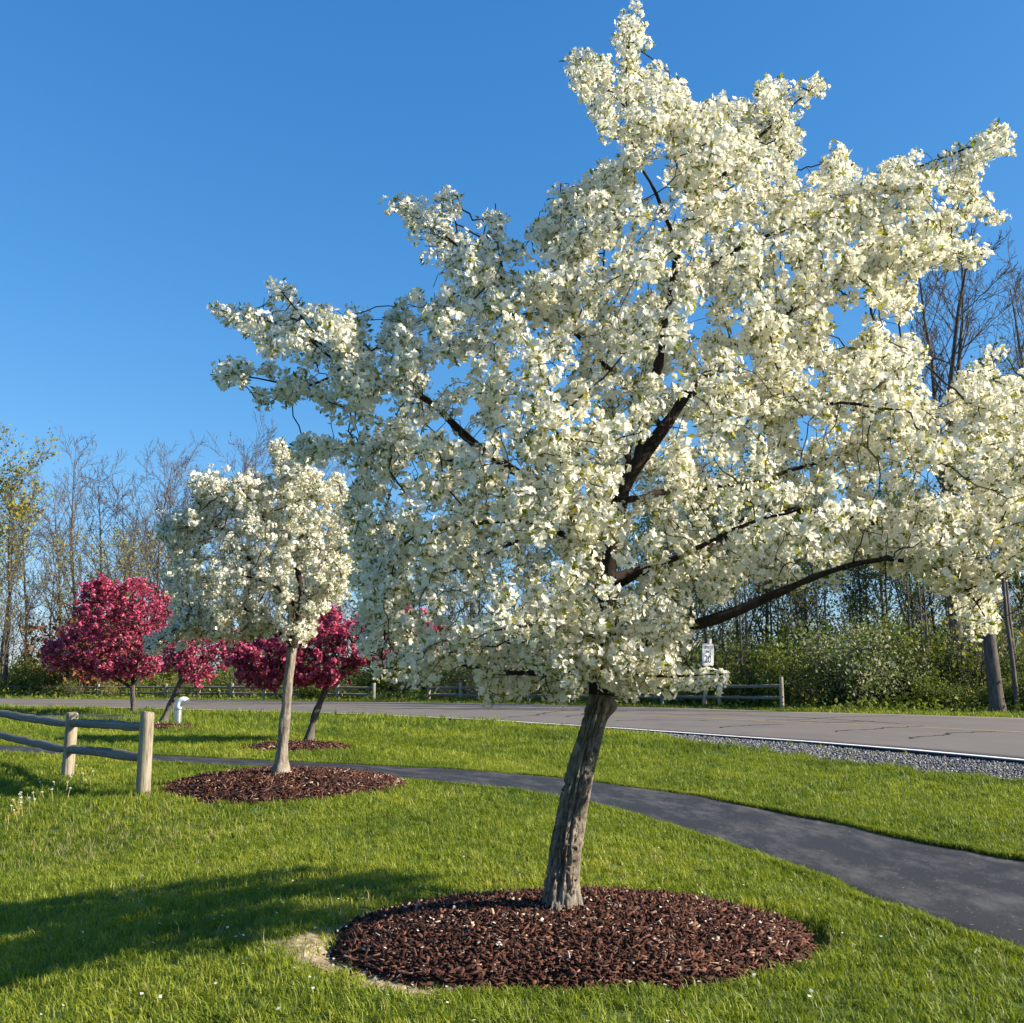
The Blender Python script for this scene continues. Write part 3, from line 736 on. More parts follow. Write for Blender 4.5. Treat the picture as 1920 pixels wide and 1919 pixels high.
def chains(par, n, rad):
    kids = [[] for _ in range(n)]
    for i_, p in enumerate(par):
        if p >= 0: kids[p].append(i_)
    out = []; stack = []
    roots = [i_ for i_ in range(n) if par[i_] < 0]
    for r_ in roots: stack.append([r_])
    while stack:
        c = stack.pop(); cur = c[-1]
        while kids[cur]:
            ks = sorted(kids[cur], key=lambda q: -rad[q])
            for o_ in ks[1:]: stack.append([cur, o_])
            cur = ks[0]; c.append(cur)
        out.append(c)
    return out
def limb_points(L, D0):
    P = np.array([at(l[0], l[1], D0 + l[2]) for l in L]); w = np.array([l[3] for l in L]) / F * np.array([p[1] for p in P]) * .5
    d = np.concatenate([[0], np.cumsum(np.linalg.norm(np.diff(P, axis=0), axis=1))]); n_ = max(4, int(d[-1] / .09)); t = np.linspace(0, d[-1], n_)
    Q = np.stack([np.interp(t, d, P[:, k_]) for k_ in range(3)], 1); r_ = np.interp(t, d, w)
    for _ in range(3): Q[1:-1] = .25 * Q[:-2] + .5 * Q[1:-1] + .25 * Q[2:]
    return Q, r_
def flower(g_, r_, petals=5, cup=.35):
    V, Fq = [], []; a0 = g_.random() * 6.28
    for k in range(petals):
        a = a0 + k * 2 * math.pi / petals + g_.normal() * .08; rr = r_ * g_.uniform(.88, 1.12); w_ = .60
        def pt(rad, an, h): return [rad * math.cos(an), rad * math.sin(an), h]
        b = len(V); V += [[0, 0, 0], pt(rr * .84, a - w_, cup * rr * .55 + g_.normal() * .05 * rr), pt(rr * 1.1, a, cup * rr * .8), pt(rr * .84, a + w_, cup * rr * .55 + g_.normal() * .05 * rr)]
        Fq.append([b, b + 1, b + 2, b + 3])
    return np.array(V), np.array(Fq)
def simple_flower(g_, r_):
    a0 = g_.random() * 6.28; V = [[r_ * math.cos(a0 + k * math.pi / 2.5), r_ * math.sin(a0 + k * math.pi / 2.5), g_.normal() * .3 * r_] for k in range(5)]
    return np.array(V), np.array([[0, 1, 2, 3, 4]])
def leaf_shape(L, w_):
    return np.array([[0, 0, 0], [L * .45, -w_, w_ * .5], [L, 0, -L * .12], [L * .45, w_, w_ * .5]]), np.array([[0, 1, 2, 3]])
def cluster(seed, nf, rad, fr, nl, ll, detail=True):
    g_ = np.random.default_rng(seed); FV, FF, FM, LV, LF = [], [], [], [], []; ft, lt = [], []
    for k in range(nf):
        d = g_.normal(size=3); d /= np.linalg.norm(d)
        p = d * rad * g_.uniform(.55, 1.1); Mx = rot_mats(1, g_, (d + g_.normal(size=3) * .35)[None])[0]
        v, f = flower(g_, fr * g_.uniform(.85, 1.15), cup=g_.uniform(.2, .7)) if detail else simple_flower(g_, fr)
        FF.append(f + sum(map(len, FV))); FV.append(v @ Mx.T + p); ft += [g_.random()] * len(v)
    for k in range(nl):
        d = g_.normal(size=3); d[2] = d[2] * .6; d /= np.linalg.norm(d); v, f = leaf_shape(ll * g_.uniform(.7, 1.2), ll * .22)
        y_ = np.cross(d, g_.normal(size=3)); y_ /= np.linalg.norm(y_); Mx = np.stack([d, y_, np.cross(d, y_)], 1)
        LF.append(f + sum(map(len, LV))); LV.append(v @ Mx.T + d * rad * .55); lt += [g_.random()] * 4
    return (np.vstack(FV), np.vstack(FF), np.array(ft)), ((np.vstack(LV), np.vstack(LF), np.array(lt)) if nl else None)

def crabapple(label, base, trunk_pts, limbs, poly, D0, half, edge_px, natt, kill, step, tmpl, pm, lm, barkm, twigm, seed, tip=.0022, near_n=0, density=1.0, trunk_detail=False, group=None, holes=(), rmax=.013, jit=.05, cscale=(.6, 1.3), gap=.42, prune=12, twig_cap=.022, clear=()):
    g_ = np.random.default_rng(seed)
    root = empty('crabapple_tree', base, label, 'tree', group); b0 = np.array(base)
    # trunk
    T, tr = limb_points(trunk_pts, D0); T[0] = b0 + np.array([T[0][0] - b0[0], T[0][1] - b0[1], -.12])
    if trunk_detail:
        n_, sd_ = 270, 100; d = np.linspace(0, 1, len(T)); t = np.linspace(0, 1, n_)
        P = np.stack([np.interp(t, d, T[:, k_]) for k_ in range(3)], 1); rr = np.interp(t, d, tr)
        for _ in range(30): P[1:-1] = .25 * P[:-2] + .5 * P[1:-1] + .25 * P[2:]
        th = np.arange(sd_) * 2 * math.pi / sd_; TH, TT = np.meshgrid(th, t)
        Lm = np.linalg.norm(np.diff(P, axis=0), axis=1).sum(); hh = TT * Lm
        cx_, sx_ = np.cos(TH), np.sin(TH); tw = TH + hh * .25
        rid = np.abs(fbm((tw % (2 * math.pi)) * 6.5, hh * 4.2, 71, 3) - .5) * 2
        rid2 = np.abs(fbm((tw % (2 * math.pi)) * 15, hh * 13, 75, 3) - .5) * 2
        seam = np.minimum(tw % (2 * math.pi), 2 * math.pi - (tw % (2 * math.pi))); fade = sstep(0, .25, seam)
        disp = fade * (-.30 * (1 - sstep(0, .35, rid)) - .10 * (1 - sstep(0, .3, rid2)) + .16 * (fbm(cx_ * 2 + 5, hh * 2.5, 79) - .5) + .12 * (fbm(sx_ * 2 + 9, hh * 2.2, 83) - .5)) * 1.35
        flare = .42 * np.exp(-hh / .10) * (1 + .5 * np.sin(TH * 3 + 1) + .25 * np.sin(TH * 5))
        hole = -.55 * np.exp(-(((TH - 4.35) / .30) ** 2) - ((hh - .30) / .055) ** 2) + .18 * np.exp(-(((TH - 4.35) / .55) ** 2) - ((hh - .385) / .05) ** 2)
        knot = .55 * np.exp(-(((TH - .1) / .6) ** 2) - ((hh - Lm * .93) / .06) ** 2) + .55 * np.exp(-(((TH - 6.18) / .6) ** 2) - ((hh - Lm * .93) / .06) ** 2)
        rad = rr[:, None] * (1 + disp + flare + hole + knot)
        V = P[:, None] + np.stack([rad * cx_, rad * sx_, 0 * rad], 2)
        i_ = np.arange(n_ - 1)[:, None] * sd_; j_ = np.arange(sd_)[None]; k_ = (j_ + 1) % sd_
        link('trunk', mesh_data('trunk', V.reshape(-1, 3) - b0, np.stack([i_ + j_, i_ + k_, i_ + sd_ + k_, i_ + sd_ + j_], 2).reshape(-1, 4), barkm, True), root)
    else:
        gg = Geo(); n_ = 60; d = np.linspace(0, 1, len(T)); t = np.linspace(0, 1, n_)
        P = np.stack([np.interp(t, d, T[:, k_]) for k_ in range(3)], 1); rr = np.interp(t, d, tr); sd_ = 24
        th = np.arange(sd_) * 2 * math.pi / sd_; TH, TT = np.meshgrid(th, t); Lm = np.linalg.norm(np.diff(P, axis=0), axis=1).sum(); hh = TT * Lm
        rad = rr[:, None] * (1 + .35 * (fbm(np.cos(TH) * 3, hh * 4, 3) - .5) + .25 * (fbm(np.sin(TH) * 4 + 7, hh * 5, 5) - .5) + .55 * np.exp(-(hh - .1) / .10) * (1 + .4 * np.sin(TH * 3)) * .7)
        V = P[:, None] + np.stack([rad * np.cos(TH), rad * np.sin(TH), 0 * rad], 2)
        i_ = np.arange(n_ - 1)[:, None] * sd_; j_ = np.arange(sd_)[None]; k_ = (j_ + 1) % sd_
        link('trunk', mesh_data('trunk', V.reshape(-1, 3) - b0, np.stack([i_ + j_, i_ + k_, i_ + sd_ + k_, i_ + sd_ + j_], 2).reshape(-1, 4), barkm, True), root)
    # limbs
    nodes, par, nr = [T[-1]], [-1], [tr[-1]]
    for L in limbs:
        Q, r_ = limb_points(L, D0); wob = np.cumsum(g_.normal(size=Q.shape), 0) * (.006 if L[0][3] > 5 else .0025); wob -= np.linspace(0, 1, len(Q))[:, None] * wob[-1] * .5; Q[1:] += wob[1:]
        gg = Geo(); gg.tube(Q - b0, r_ * (1 + .09 * g_.normal(size=len(r_))), 9); gg.build('limb', twigm, root, True)
        arr = np.array(nodes); s = int(np.argmin(np.linalg.norm(arr - Q[0], axis=1))); prev = s
        for q, rr_ in zip(Q[1:], r_[1:]): nodes.append(q); par.append(prev); nr.append(rr_); prev = len(nodes) - 1
    nl0 = len(nodes)
    A, kf = attractors(poly, natt, D0, half, edge_px, g_, holes=holes)
    Nn, par = colonise(nodes, par, A, step, .55, kill * kf, 260, g_)
    n_ = len(Nn); area = np.zeros(n_)
    haskid = np.zeros(n_, bool); haskid[par[par >= 0]] = True
    area[~haskid] = tip ** 2.3
    for i_ in range(n_ - 1, 0, -1):
        if par[i_] >= 0: area[par[i_]] += area[i_]
    rad = area ** (1 / 2.3); rad[:nl0] = np.maximum(nr, 0.002)
    rad[nl0:] = np.minimum(np.maximum(rad[nl0:], tip), twig_cap)
    gg = Geo(); P2 = Nn - b0
    sub = np.where(np.arange(n_) < nl0)[0]
    for c in chains(par, n_, rad):
        c2 = [q for k_, q in enumerate(c) if q >= nl0 or (k_ + 1 < len(c) and c[k_ + 1] >= nl0)]
        if len(c2) < 2: continue
        r_ = rad[c2].copy(); r_[0] = min(r_[0], r_[1] * 1.1); gg.tube(P2[c2], r_, 5)
    o = gg.build('twigs', twigm, root, True); o['kind'] = 'stuff'
    # blossom clusters along the thin wood
    thin = np.where((rad < rmax) & (np.arange(n_) > 0))[0]
    cellv = fbm(Nn[thin, 0] * 2.4 + Nn[thin, 2] * 1.1, Nn[thin, 1] * 2.2 + Nn[thin, 2] * 2.6, seed)
    thin = thin[(cellv > gap) | (thin < nl0)]
    reps = np.floor(density + g_.random(len(thin))).astype(int)
    idx = np.repeat(thin, reps); f_ = g_.random(len(idx))[:, None]; pp = par[idx]; pp = np.where(pp < 0, idx, pp)
    C = Nn[idx] * (1 - f_) + Nn[pp] * f_ + g_.normal(size=(len(idx), 3)) * (jit * (.65 + 1.5 * g_.random(len(idx)) ** 4))[:, None]
    # prune: no blossom far outside the surveyed crown outline or in the gaps
    dy_, dz_ = C[:, 1], C[:, 2] - EYE; dep = dy_ * CP + dz_ * SP
    qx, qy = 960 + F * C[:, 0] / dep, 959.5 - F * (dz_ * CP - dy_ * SP) / dep; Q2 = np.stack([qx, qy], 1); pl = np.array(poly, float)
    okc = inpoly(qx, qy, pl) | (poly_dist(Q2, pl) < prune)
    for hx, hy, hr in holes: okc &= np.hypot(qx - hx, qy - hy) > hr * .8
    for (ax_, ay_), (bx_2, by_2), cr in clear:
        e_ = np.array([bx_2 - ax_, by_2 - ay_]); tt = np.clip(((Q2 - [ax_, ay_]) @ e_) / (e_ @ e_), 0, 1); dd_ = np.hypot(*(Q2 - ([ax_, ay_] + tt[:, None] * e_)).T)
        okc &= ~((dd_ < cr) & (C[:, 1] < D0 + .45) & (g_.random(len(C)) < .9))
    C = C[okc]
    which = g_.integers(0, len(tmpl), len(C)); Mx = rot_mats(len(C), g_); scl = cscale[0] + (cscale[1] - cscale[0]) * g_.random(len(C)) ** 1.3
    print(label[:20], 'nodes', n_, 'clusters', len(C))
    near_idx = np.array([], int)
    if near_n:
        near_idx = np.argsort(np.linalg.norm(C - np.array([0, 0, EYE]), axis=1) / scl)[:near_n]
    rest = np.ones(len(C), bool); rest[near_idx] = False
    for part, pi, mt in (('crown', 0, pm), ('leaves', 1, lm)):
        VV, FF, TT, off = [], [], [], 0
        for s in range(len(tmpl)):
            t_ = tmpl[s][pi]
            if t_ is None: continue
            sel = np.where(rest & (which == s))[0]; v, f = scatter(t_[0], t_[1], C[sel] - b0, Mx[sel], scl[sel])
            VV.append(v); FF.append(f + off); TT.append((np.tile(t_[2], len(sel)) * .7 + np.repeat(g_.random(len(sel)), len(t_[2])) * .3)); off += len(v)
        o = link(part, mesh_data(part, np.vstack(VV), np.vstack(FF), mt, False, {'tint': np.concatenate(TT)}), root); o['kind'] = 'stuff'
    if near_n:
        from mathutils import Matrix
        ms = []
        for a_, b_ in tmpl:
            cen = a_[0].reshape(-1, 20, 3)[:, 0]; side = np.cross(cen, [0.3, .5, .8]); side = side / np.linalg.norm(side, axis=1)[:, None] * .0012
            sv = np.stack([0 * cen - side, 0 * cen + side, cen + side, cen - side], 1).reshape(-1, 3); sf = np.arange(len(sv)).reshape(-1, 4)
            b_ = (np.vstack([b_[0], sv]), np.vstack([b_[1], sf + len(b_[0])]), np.concatenate([b_[2], np.full(len(sv), .5)]))
            nA = len(a_[0]); ms.append(mesh_data('blossom_cluster', np.vstack([a_[0], b_[0]]), [a_[1], b_[1] + nA], [pm, lm], False, {'tint': np.concatenate([a_[2], b_[2]])}, [0] * len(a_[1]) + [1] * len(b_[1])))
        for k_ in near_idx:
            o = link('blossom_cluster', ms[which[k_]], root); q = C[k_] - b0
            o.matrix_local = Matrix.Translation(q) @ Matrix(Mx[k_].tolist()).to_4x4() @ Matrix.Scale(scl[k_], 4)
    return root

# ---- the big white crabapple
MAIN_D = 6.72
POLY = [(1160,1308),(1090,1300),(1040,1310),(1000,1325),(950,1318),(905,1300),(880,1265),(830,1262),(780,1300),(720,1292),(680,1240),(655,1170),(668,1080),(650,1010),(632,945),(690,905),(660,872),(560,862),(545,835),(600,822),(680,838),
(690,800),(640,795),(590,772),(566,742),(530,745),(495,768),(482,748),(510,730),(540,715),(500,705),(440,712),(388,712),(388,692),(460,680),(520,690),(560,715),(590,710),(540,680),(470,640),(440,622),(392,585),(405,566),(470,590),(508,612),(520,590),(497,545),(500,517),(535,530),(575,560),(615,560),(650,578),(685,575),(690,620),(730,610),(745,565),(800,548),(832,530),(800,490),(770,430),(725,385),(742,360),(785,378),(820,372),(845,356),(866,382),(865,415),(905,440),(908,392),(930,373),(948,395),(938,450),(975,470),(978,432),(1005,425),(1012,395),(1042,380),(1040,335),(1075,340),(1105,325),(1128,297),(1162,300),(1165,270),(1120,245),(1095,195),(1078,160),(1062,105),(1085,88),(1125,96),(1135,130),(1170,140),(1172,108),(1145,88),(1160,60),(1168,12),(1186,2),(1200,30),(1224,85),(1215,106),(1190,118),(1195,140),(1250,124),(1290,155),(1288,195),(1300,215),(1335,200),(1352,178),(1362,200),(1400,185),(1440,152),(1470,162),(1490,185),(1540,143),(1547,160),(1520,205),(1480,240),(1420,262),(1425,285),(1460,262),(1490,242),(1513,268),(1505,300),(1480,335),(1500,345),(1550,315),(1572,276),(1605,292),(1612,325),(1645,345),(1665,312),(1705,295),(1728,278),(1742,315),(1790,290),(1830,262),(1830,232),(1860,226),(1895,242),(1903,285),(1865,305),(1835,325),(1812,348),(1840,370),(1885,392),(1888,420),(1850,420),(1812,405),(1790,430),(1850,465),(1850,490),(1790,498),(1738,505),(1712,530),(1738,555),(1700,592),(1668,588),(1640,555),(1600,562),(1560,585),(1535,640),(1590,665),(1625,640),(1632,592),(1655,618),(1720,645),(1738,668),(1690,690),(1725,712),(1728,765),(1795,765),(1790,715),(1830,680),(1860,652),(1890,658),(1878,685),(1845,725),(1905,712),(1965,722),(2040,770),(2085,900),(2040,1030),(1930,1070),(1860,1070),(1868,1130),(1876,1188),(1842,1192),(1792,1160),(1772,1112),(1705,1085),(1640,1102),(1590,1098),(1530,1112),(1465,1100),(1400,1085),(1300,1165),(1290,1215),(1250,1248),(1330,1258),(1378,1264),(1365,1288),(1290,1288),(1225,1300)]
LIMBS = [
 [(1128,1305,0,52),(1140,1200,0,42),(1150,1100,0,36),(1153,1035,0,31),(1166,940,0,27),(1190,880,0,27),(1245,808,.05,25),(1290,740,.1,19),(1360,670,.15,16),(1430,618,.2,13),(1520,558,.25,10),(1610,510,.3,7),(1720,440,.3,4)],
 [(1190,880,0,18),(1215,780,.2,16),(1240,660,.25,15),(1262,540,.2,14),(1270,460,.15,14),(1292,405,.1,11),(1335,345,.1,8),(1400,270,.1,6),(1480,200,.1,3)],
 [(1270,460,.15,9),(1235,385,.1,7),(1203,312,.05,6),(1182,270,0,5),(1170,190,0,4),(1168,130,0,3),(1182,50,0,2)],
 [(1153,1010,0,18),(1060,935,.05,17),(960,885,.1,18),(880,822,.1,17),(808,748,.1,12),(740,733,.1,9),(640,690,.1,6),(560,610,.1,3)],
 [(960,885,.1,10),(890,872,.3,8),(790,850,.5,6),(680,845,.6,4),(580,842,.6,2)],
 [(1148,1100,0,14),(1040,1005,-.5,12),(950,982,-.7,10),(860,992,-.8,7),(780,1010,-.8,4)],
 [(1140,1230,0,24),(1220,1195,-.1,22),(1310,1166,-.2,22),(1440,1112,-.3,17),(1540,1066,-.4,12),(1660,1030,-.4,9),(1780,1060,-.4,6),(1850,1150,-.4,3)],
 [(1150,1085,0,20),(1250,1045,.3,18),(1330,1022,.4,17),(1400,965,.5,16),(1450,946,.5,15),(1540,946,.5,12),(1650,985,.4,9),(1760,985,.3,6),(1930,950,.3,3)],
 [(1166,940,0,12),(1280,912,.5,10),(1400,905,.8,8),(1550,860,1.0,7),(1700,800,1.0,5),(1850,730,.9,3)],
 [(1132,1290,0,13),(1020,1262,.3,10),(900,1262,.5,9),(830,1232,.6,8),(760,1180,.7,5),(700,1090,.7,3)],
 [(1245,808,.05,12),(1150,690,-.3,11),(1050,600,-.5,8),(950,520,-.4,6),(850,440,-.2,4),(760,385,-.1,2)],
 [(1262,540,.2,10),(1380,470,.4,8),(1520,420,.5,7),(1660,350,.4,5),(1800,290,.2,4),(1870,260,.1,2)],
 [(1150,1100,0,14),(1120,1040,-.6,12),(1080,960,-1.2,10),(1060,860,-1.6,6),(1040,760,-1.75,3)],
 [(1166,940,0,14),(1180,840,.7,12),(1200,740,1.3,8),(1210,640,1.6,4)],
 [(1140,1200,0,13),(1100,1190,-.6,10),(1040,1170,-1.2,8),(980,1180,-1.6,4)],
 [(1150,1100,0,14),(1260,1045,-.7,11),(1380,985,-1.3,8),(1500,950,-1.7,4)],
 [(1150,1080,0,14),(1100,1040,.7,11),(1000,1000,1.3,8),(860,1060,1.5,5),(760,1130,1.4,3)],
 [(1290,740,.1,12),(1420,750,-.6,9),(1560,760,-1.0,6),(1700,780,-1.1,3)],
 [(640,690,.1,5),(575,738,.1,4),(500,706,.1,3),(395,702,.1,2)],[(560,735,.1,3),(520,742,.05,2),(490,760,0,2)],[(610,650,.1,4),(520,602,.15,3),(445,592,.15,3),(400,577,.15,2)],[(600,640,.1,4),(555,580,-.1,3),(522,540,-.1,3),(508,522,-.1,2)],[(690,710,.1,4),(680,640,.3,3),(668,588,.3,2)],
 [(860,450,-.2,4),(850,400,-.2,3),(848,366,-.2,2)],[(945,515,-.4,4),(926,430,-.35,3),(930,382,-.35,2)],[(1172,200,0,4),(1110,140,.05,3),(1078,100,.05,2)],[(1300,400,.1,5),(1255,290,-.15,4),(1265,190,-.2,3),(1252,135,-.2,2)],[(1440,235,.1,3),(1500,185,.1,3),(1542,150,.1,2)],[(1370,400,.3,4),(1450,330,.2,4),(1488,290,.2,3),(1498,256,.2,2)],
 [(1520,420,.5,4),(1570,340,.3,3),(1582,285,.3,2)],[(1660,350,.4,4),(1710,310,.4,3),(1726,283,.4,2)],[(1720,420,.3,4),(1800,390,.1,3),(1882,406,.1,2)],[(1660,470,.3,4),(1760,470,.2,3),(1845,478,.2,2)],[(1610,510,.3,4),(1680,545,.1,3),(1695,585,.1,2)],
 [(1560,760,-1.0,4),(1630,690,-.6,3),(1640,605,-.5,2)],[(1600,770,-1.0,4),(1680,690,-.8,3),(1732,660,-.8,2)],[(1780,770,.9,4),(1830,705,.6,3),(1882,662,.5,2)],[(1080,610,-.5,4),(1050,450,-.2,3),(1050,345,-.1,2)],[(1120,650,-.4,4),(1130,480,.1,3),(1140,305,.1,2)],
 [(1140,1230,0,9),(1120,1240,-.5,6),(1080,1250,-.9,4),(1050,1270,-1.1,2)],[(1140,1210,0,9),(1160,1220,-.6,6),(1190,1240,-.9,3)],[(1140,1230,0,9),(1110,1200,-.5,5),(1130,1160,-.9,3)],
 [(1140,1240,0,9),(1200,1274,-.5,7),(1290,1271,-.8,4),(1372,1271,-1.0,2)]]
TRUNK = [(1048,1700,0,66),(1050,1665,0,60),(1058,1600,0,58),(1073,1520,0,55),(1092,1430,0,51),(1108,1370,0,49),(1120,1325,0,48),(1128,1300,0,46)]
TM = [cluster(100 + s, 12, .053, .0190, 5, .042) for s in range(9)]
mb = at(1048, 1688, MAIN_D)
crabapple('large white flowering crabapple with a leaning gnarled trunk in the big mulch bed', mb, TRUNK, LIMBS, POLY, MAIN_D, 1.75, 430, 6500, .17, .085, TM, M['petal'], M['leaf'], M['bark'], M['darkbark'], 11,
          near_n=300, trunk_detail=True, density=1.95, jit=.038, holes=((1600,600,35),(1225,330,26),(1140,490,16),(1050,690,14),(1310,610,10),(1255,930,16),(1345,880,22),(1400,850,20),(1300,760,14),(1460,830,14),(1330,1218,48),(720,775,26),(650,752,16),(880,700,16),(985,712,14),(1065,722,12),(1150,872,12),(785,880,14),(1555,830,14),(1420,1010,18),(1550,1035,14),(1130,470,18),(1000,505,12),(1445,378,12),(1690,452,12),(1205,345,18),(960,760,12),(1290,832,14),(1520,692,20),(1360,1000,14),(910,960,12)), twig_cap=.009, prune=5, clear=(((960,885),(800,745),24),((1170,930),(1250,805),26),((1260,795),(1300,735),18),((1335,1020),(1400,960),20),((1420,950),(1540,946),18),((1310,1168),(1440,1112),22),((1268,470),(1205,315),16),((1152,1070),(1152,1020),20)))

# ---- the smaller white crabapple
P2 = [(555,1215),(500,1185),(450,1195),(400,1200),(370,1190),(300,1225),(262,1215),(290,1190),(330,1165),(320,1110),(300,1080),(330,1050),(300,1000),(308,960),(345,965),(385,985),(365,930),(350,905),(400,880),(430,892),(460,900),(470,880),(500,895),(525,880),(508,840),(525,828),(548,860),(560,830),(610,825),(620,850),(580,870),(600,890),(640,890),(660,930),(690,960),(680,1010),(670,1060),(660,1100),(640,1130),(600,1150),(580,1190)]
L2 = [[(548,1215,0,18),(560,1150,0,15),(570,1110,0,13),(555,1060,.1,10),(540,990,.2,7),(530,900,.2,3)],
 [(545,1205,0,11),(510,1175,-.2,9),(480,1150,-.4,7),(420,1130,-.7,5),(350,1150,-.8,3)],
 [(560,1140,0,10),(500,1080,.4,8),(440,1020,.7,6),(370,960,.8,3)],[(570,1110,0,9),(610,1060,.2,7),(640,990,.3,4)],[(560,1140,0,8),(600,1110,-.6,6),(640,1080,-1,3)],[(555,1060,.1,8),(500,980,-.5,6),(460,910,-.8,3)],[(560,1150,0,8),(520,1100,-.8,6),(450,1080,-1.3,3)],[(555,1060,.1,8),(570,980,.9,6),(580,880,1.1,3)],
 [(532,930,.2,4),(520,870,.2,3),(522,835,.2,2)],[(580,890,1.1,4),(585,850,.9,3),(600,832,.9,2)],[(400,985,.8,4),(340,965,.6,3),(312,968,.6,2)],[(440,960,-.6,4),(400,910,-.5,3),(360,905,-.4,2)],[(640,990,.3,4),(665,950,.3,3),(680,965,.3,2)],[(380,1140,-.7,4),(330,1180,-.6,3),(275,1215,-.5,2)],[(430,1130,-.7,4),(420,1170,-.9,3),(400,1192,-.9,2)],[(480,1140,-.4,4),(470,1170,-.6,3),(450,1188,-.6,2)]]
T2 = [(526,1454,0,25),(528,1425,0,20),(533,1360,0,19),(540,1290,0,18),(548,1212,0,17)]
TM2 = [cluster(200 + s, 16, .062, .023, 6, .052, False) for s in range(7)]
D2 = 15.3; b2 = at(526, 1451, D2)
crabapple('smaller upright white flowering crabapple beside the rail fence and footpath', b2, T2, L2, P2, D2, 1.5, 170, 2600, .2, .11, TM2, M['petal'], M['leaf'], M['bark'], M['darkbark'], 23, tip=.004, density=2.3, gap=.37, rmax=.02, jit=.055)

# ---- crimson crabapples
TMR = [cluster(300 + s, 13, .085, .042, 4, .07, False) for s in range(6)]
RA = dict(tip=.007, density=1.5, rmax=.035, jit=.08, cscale=(.65, 1.05), tmpl=TMR, pm=M['redpetal'], lm=M['redleaf'], barkm=M['pinebark'], twigm=M['darkbark'])
P3 = [(600,1275),(560,1285),(500,1290),(450,1270),(425,1230),(425,1200),(470,1185),(540,1180),(560,1150),(590,1130),(625,1140),(660,1170),(690,1160),(730,1140),(790,1150),(830,1180),(820,1220),(760,1250),(700,1240),(670,1250),(630,1285)]
L3 = [[(625,1275,0,14),(610,1240,0,10),(590,1190,0,6),(590,1140,0,3)],[(625,1275,0,10),(560,1255,-.3,8),(500,1240,-.5,5),(440,1220,-.5,3)],[(628,1270,0,9),(670,1230,.3,7),(740,1190,.4,5),(810,1180,.4,3)],[(615,1250,0,8),(570,1210,.9,5),(520,1200,1.3,3)],[(615,1250,0,8),(640,1200,-1,5),(660,1180,-1.2,3)]]
T3 = [(578,1392,0,15),(582,1375,0,13),(592,1335,0,13),(608,1300,0,13),(626,1272,0,14)]
D3 = ground(578, 1388, .08)[1]
crabapple('crimson flowering crabapple leaning to the right in the low mulch bed across the path', at(578, 1389, D3), T3, L3, P3, D3, 1.6, 90, 2300, .21, .15, seed=31, **RA)
P4 = [(250,1270),(200,1275),(150,1260),(80,1245),(85,1210),(120,1190),(150,1145),(150,1100),(185,1090),(215,1105),(250,1085),(300,1095),(325,1130),(320,1180),(300,1220),(310,1260)]
L4 = [[(250,1285,0,8),(245,1240,0,7),(230,1180,0,4),(210,1120,0,2)],[(248,1290,0,7),(200,1262,-.5,5),(130,1240,-.8,2)],[(250,1285,0,6),(290,1230,.4,5),(300,1150,.5,2)],[(248,1270,0,6),(200,1210,1.2,4),(160,1170,1.6,2)],[(248,1280,0,6),(260,1220,-1.2,4),(250,1150,-1.6,2)]]
T4 = [(250,1348,0,10),(250,1335,0,9),(249,1310,0,8.5),(249,1285,0,8)]
D4 = ground(250, 1343, .02)[1]
crabapple('wide crimson flowering crabapple with a dark straight trunk behind the side path', at(250, 1344, D4), T4, L4, P4, D4, 2.2, 75, 2300, .30, .2, seed=37, **{**RA, 'tip': .01, 'rmax': .05, 'jit': .15, 'cscale': (.8, 1.3), 'density': 1.7, 'gap': .44})
P5 = [(330,1260),(300,1270),(310,1230),(300,1205),(330,1185),(370,1190),(410,1195),(440,1215),(435,1240),(410,1255),(380,1280),(355,1270)]
L5 = [[(350,1255,0,9),(360,1230,0,6),(350,1200,0,3)],[(350,1258,0,8),(310,1235,-.3,5),(300,1215,-.4,3)],[(357,1240,0,7),(400,1225,.3,5),(430,1225,.3,3)],[(355,1240,0,6),(370,1215,1,4)],[(355,1240,0,6),(350,1215,-1,4)]]
T5 = [(303,1360,0,14),(308,1348,0,12),(322,1315,0,11),(338,1280,0,10),(351,1254,0,9)]
D5 = ground(304, 1356, .05)[1]
crabapple('small crimson crabapple leaning over the silver gooseneck pipe', at(304, 1357, D5), T5, L5, P5, D5, 1.2, 45, 800, .24, .16, seed=41, **{**RA, 'jit': .1, 'cscale': (.7, 1.1)})

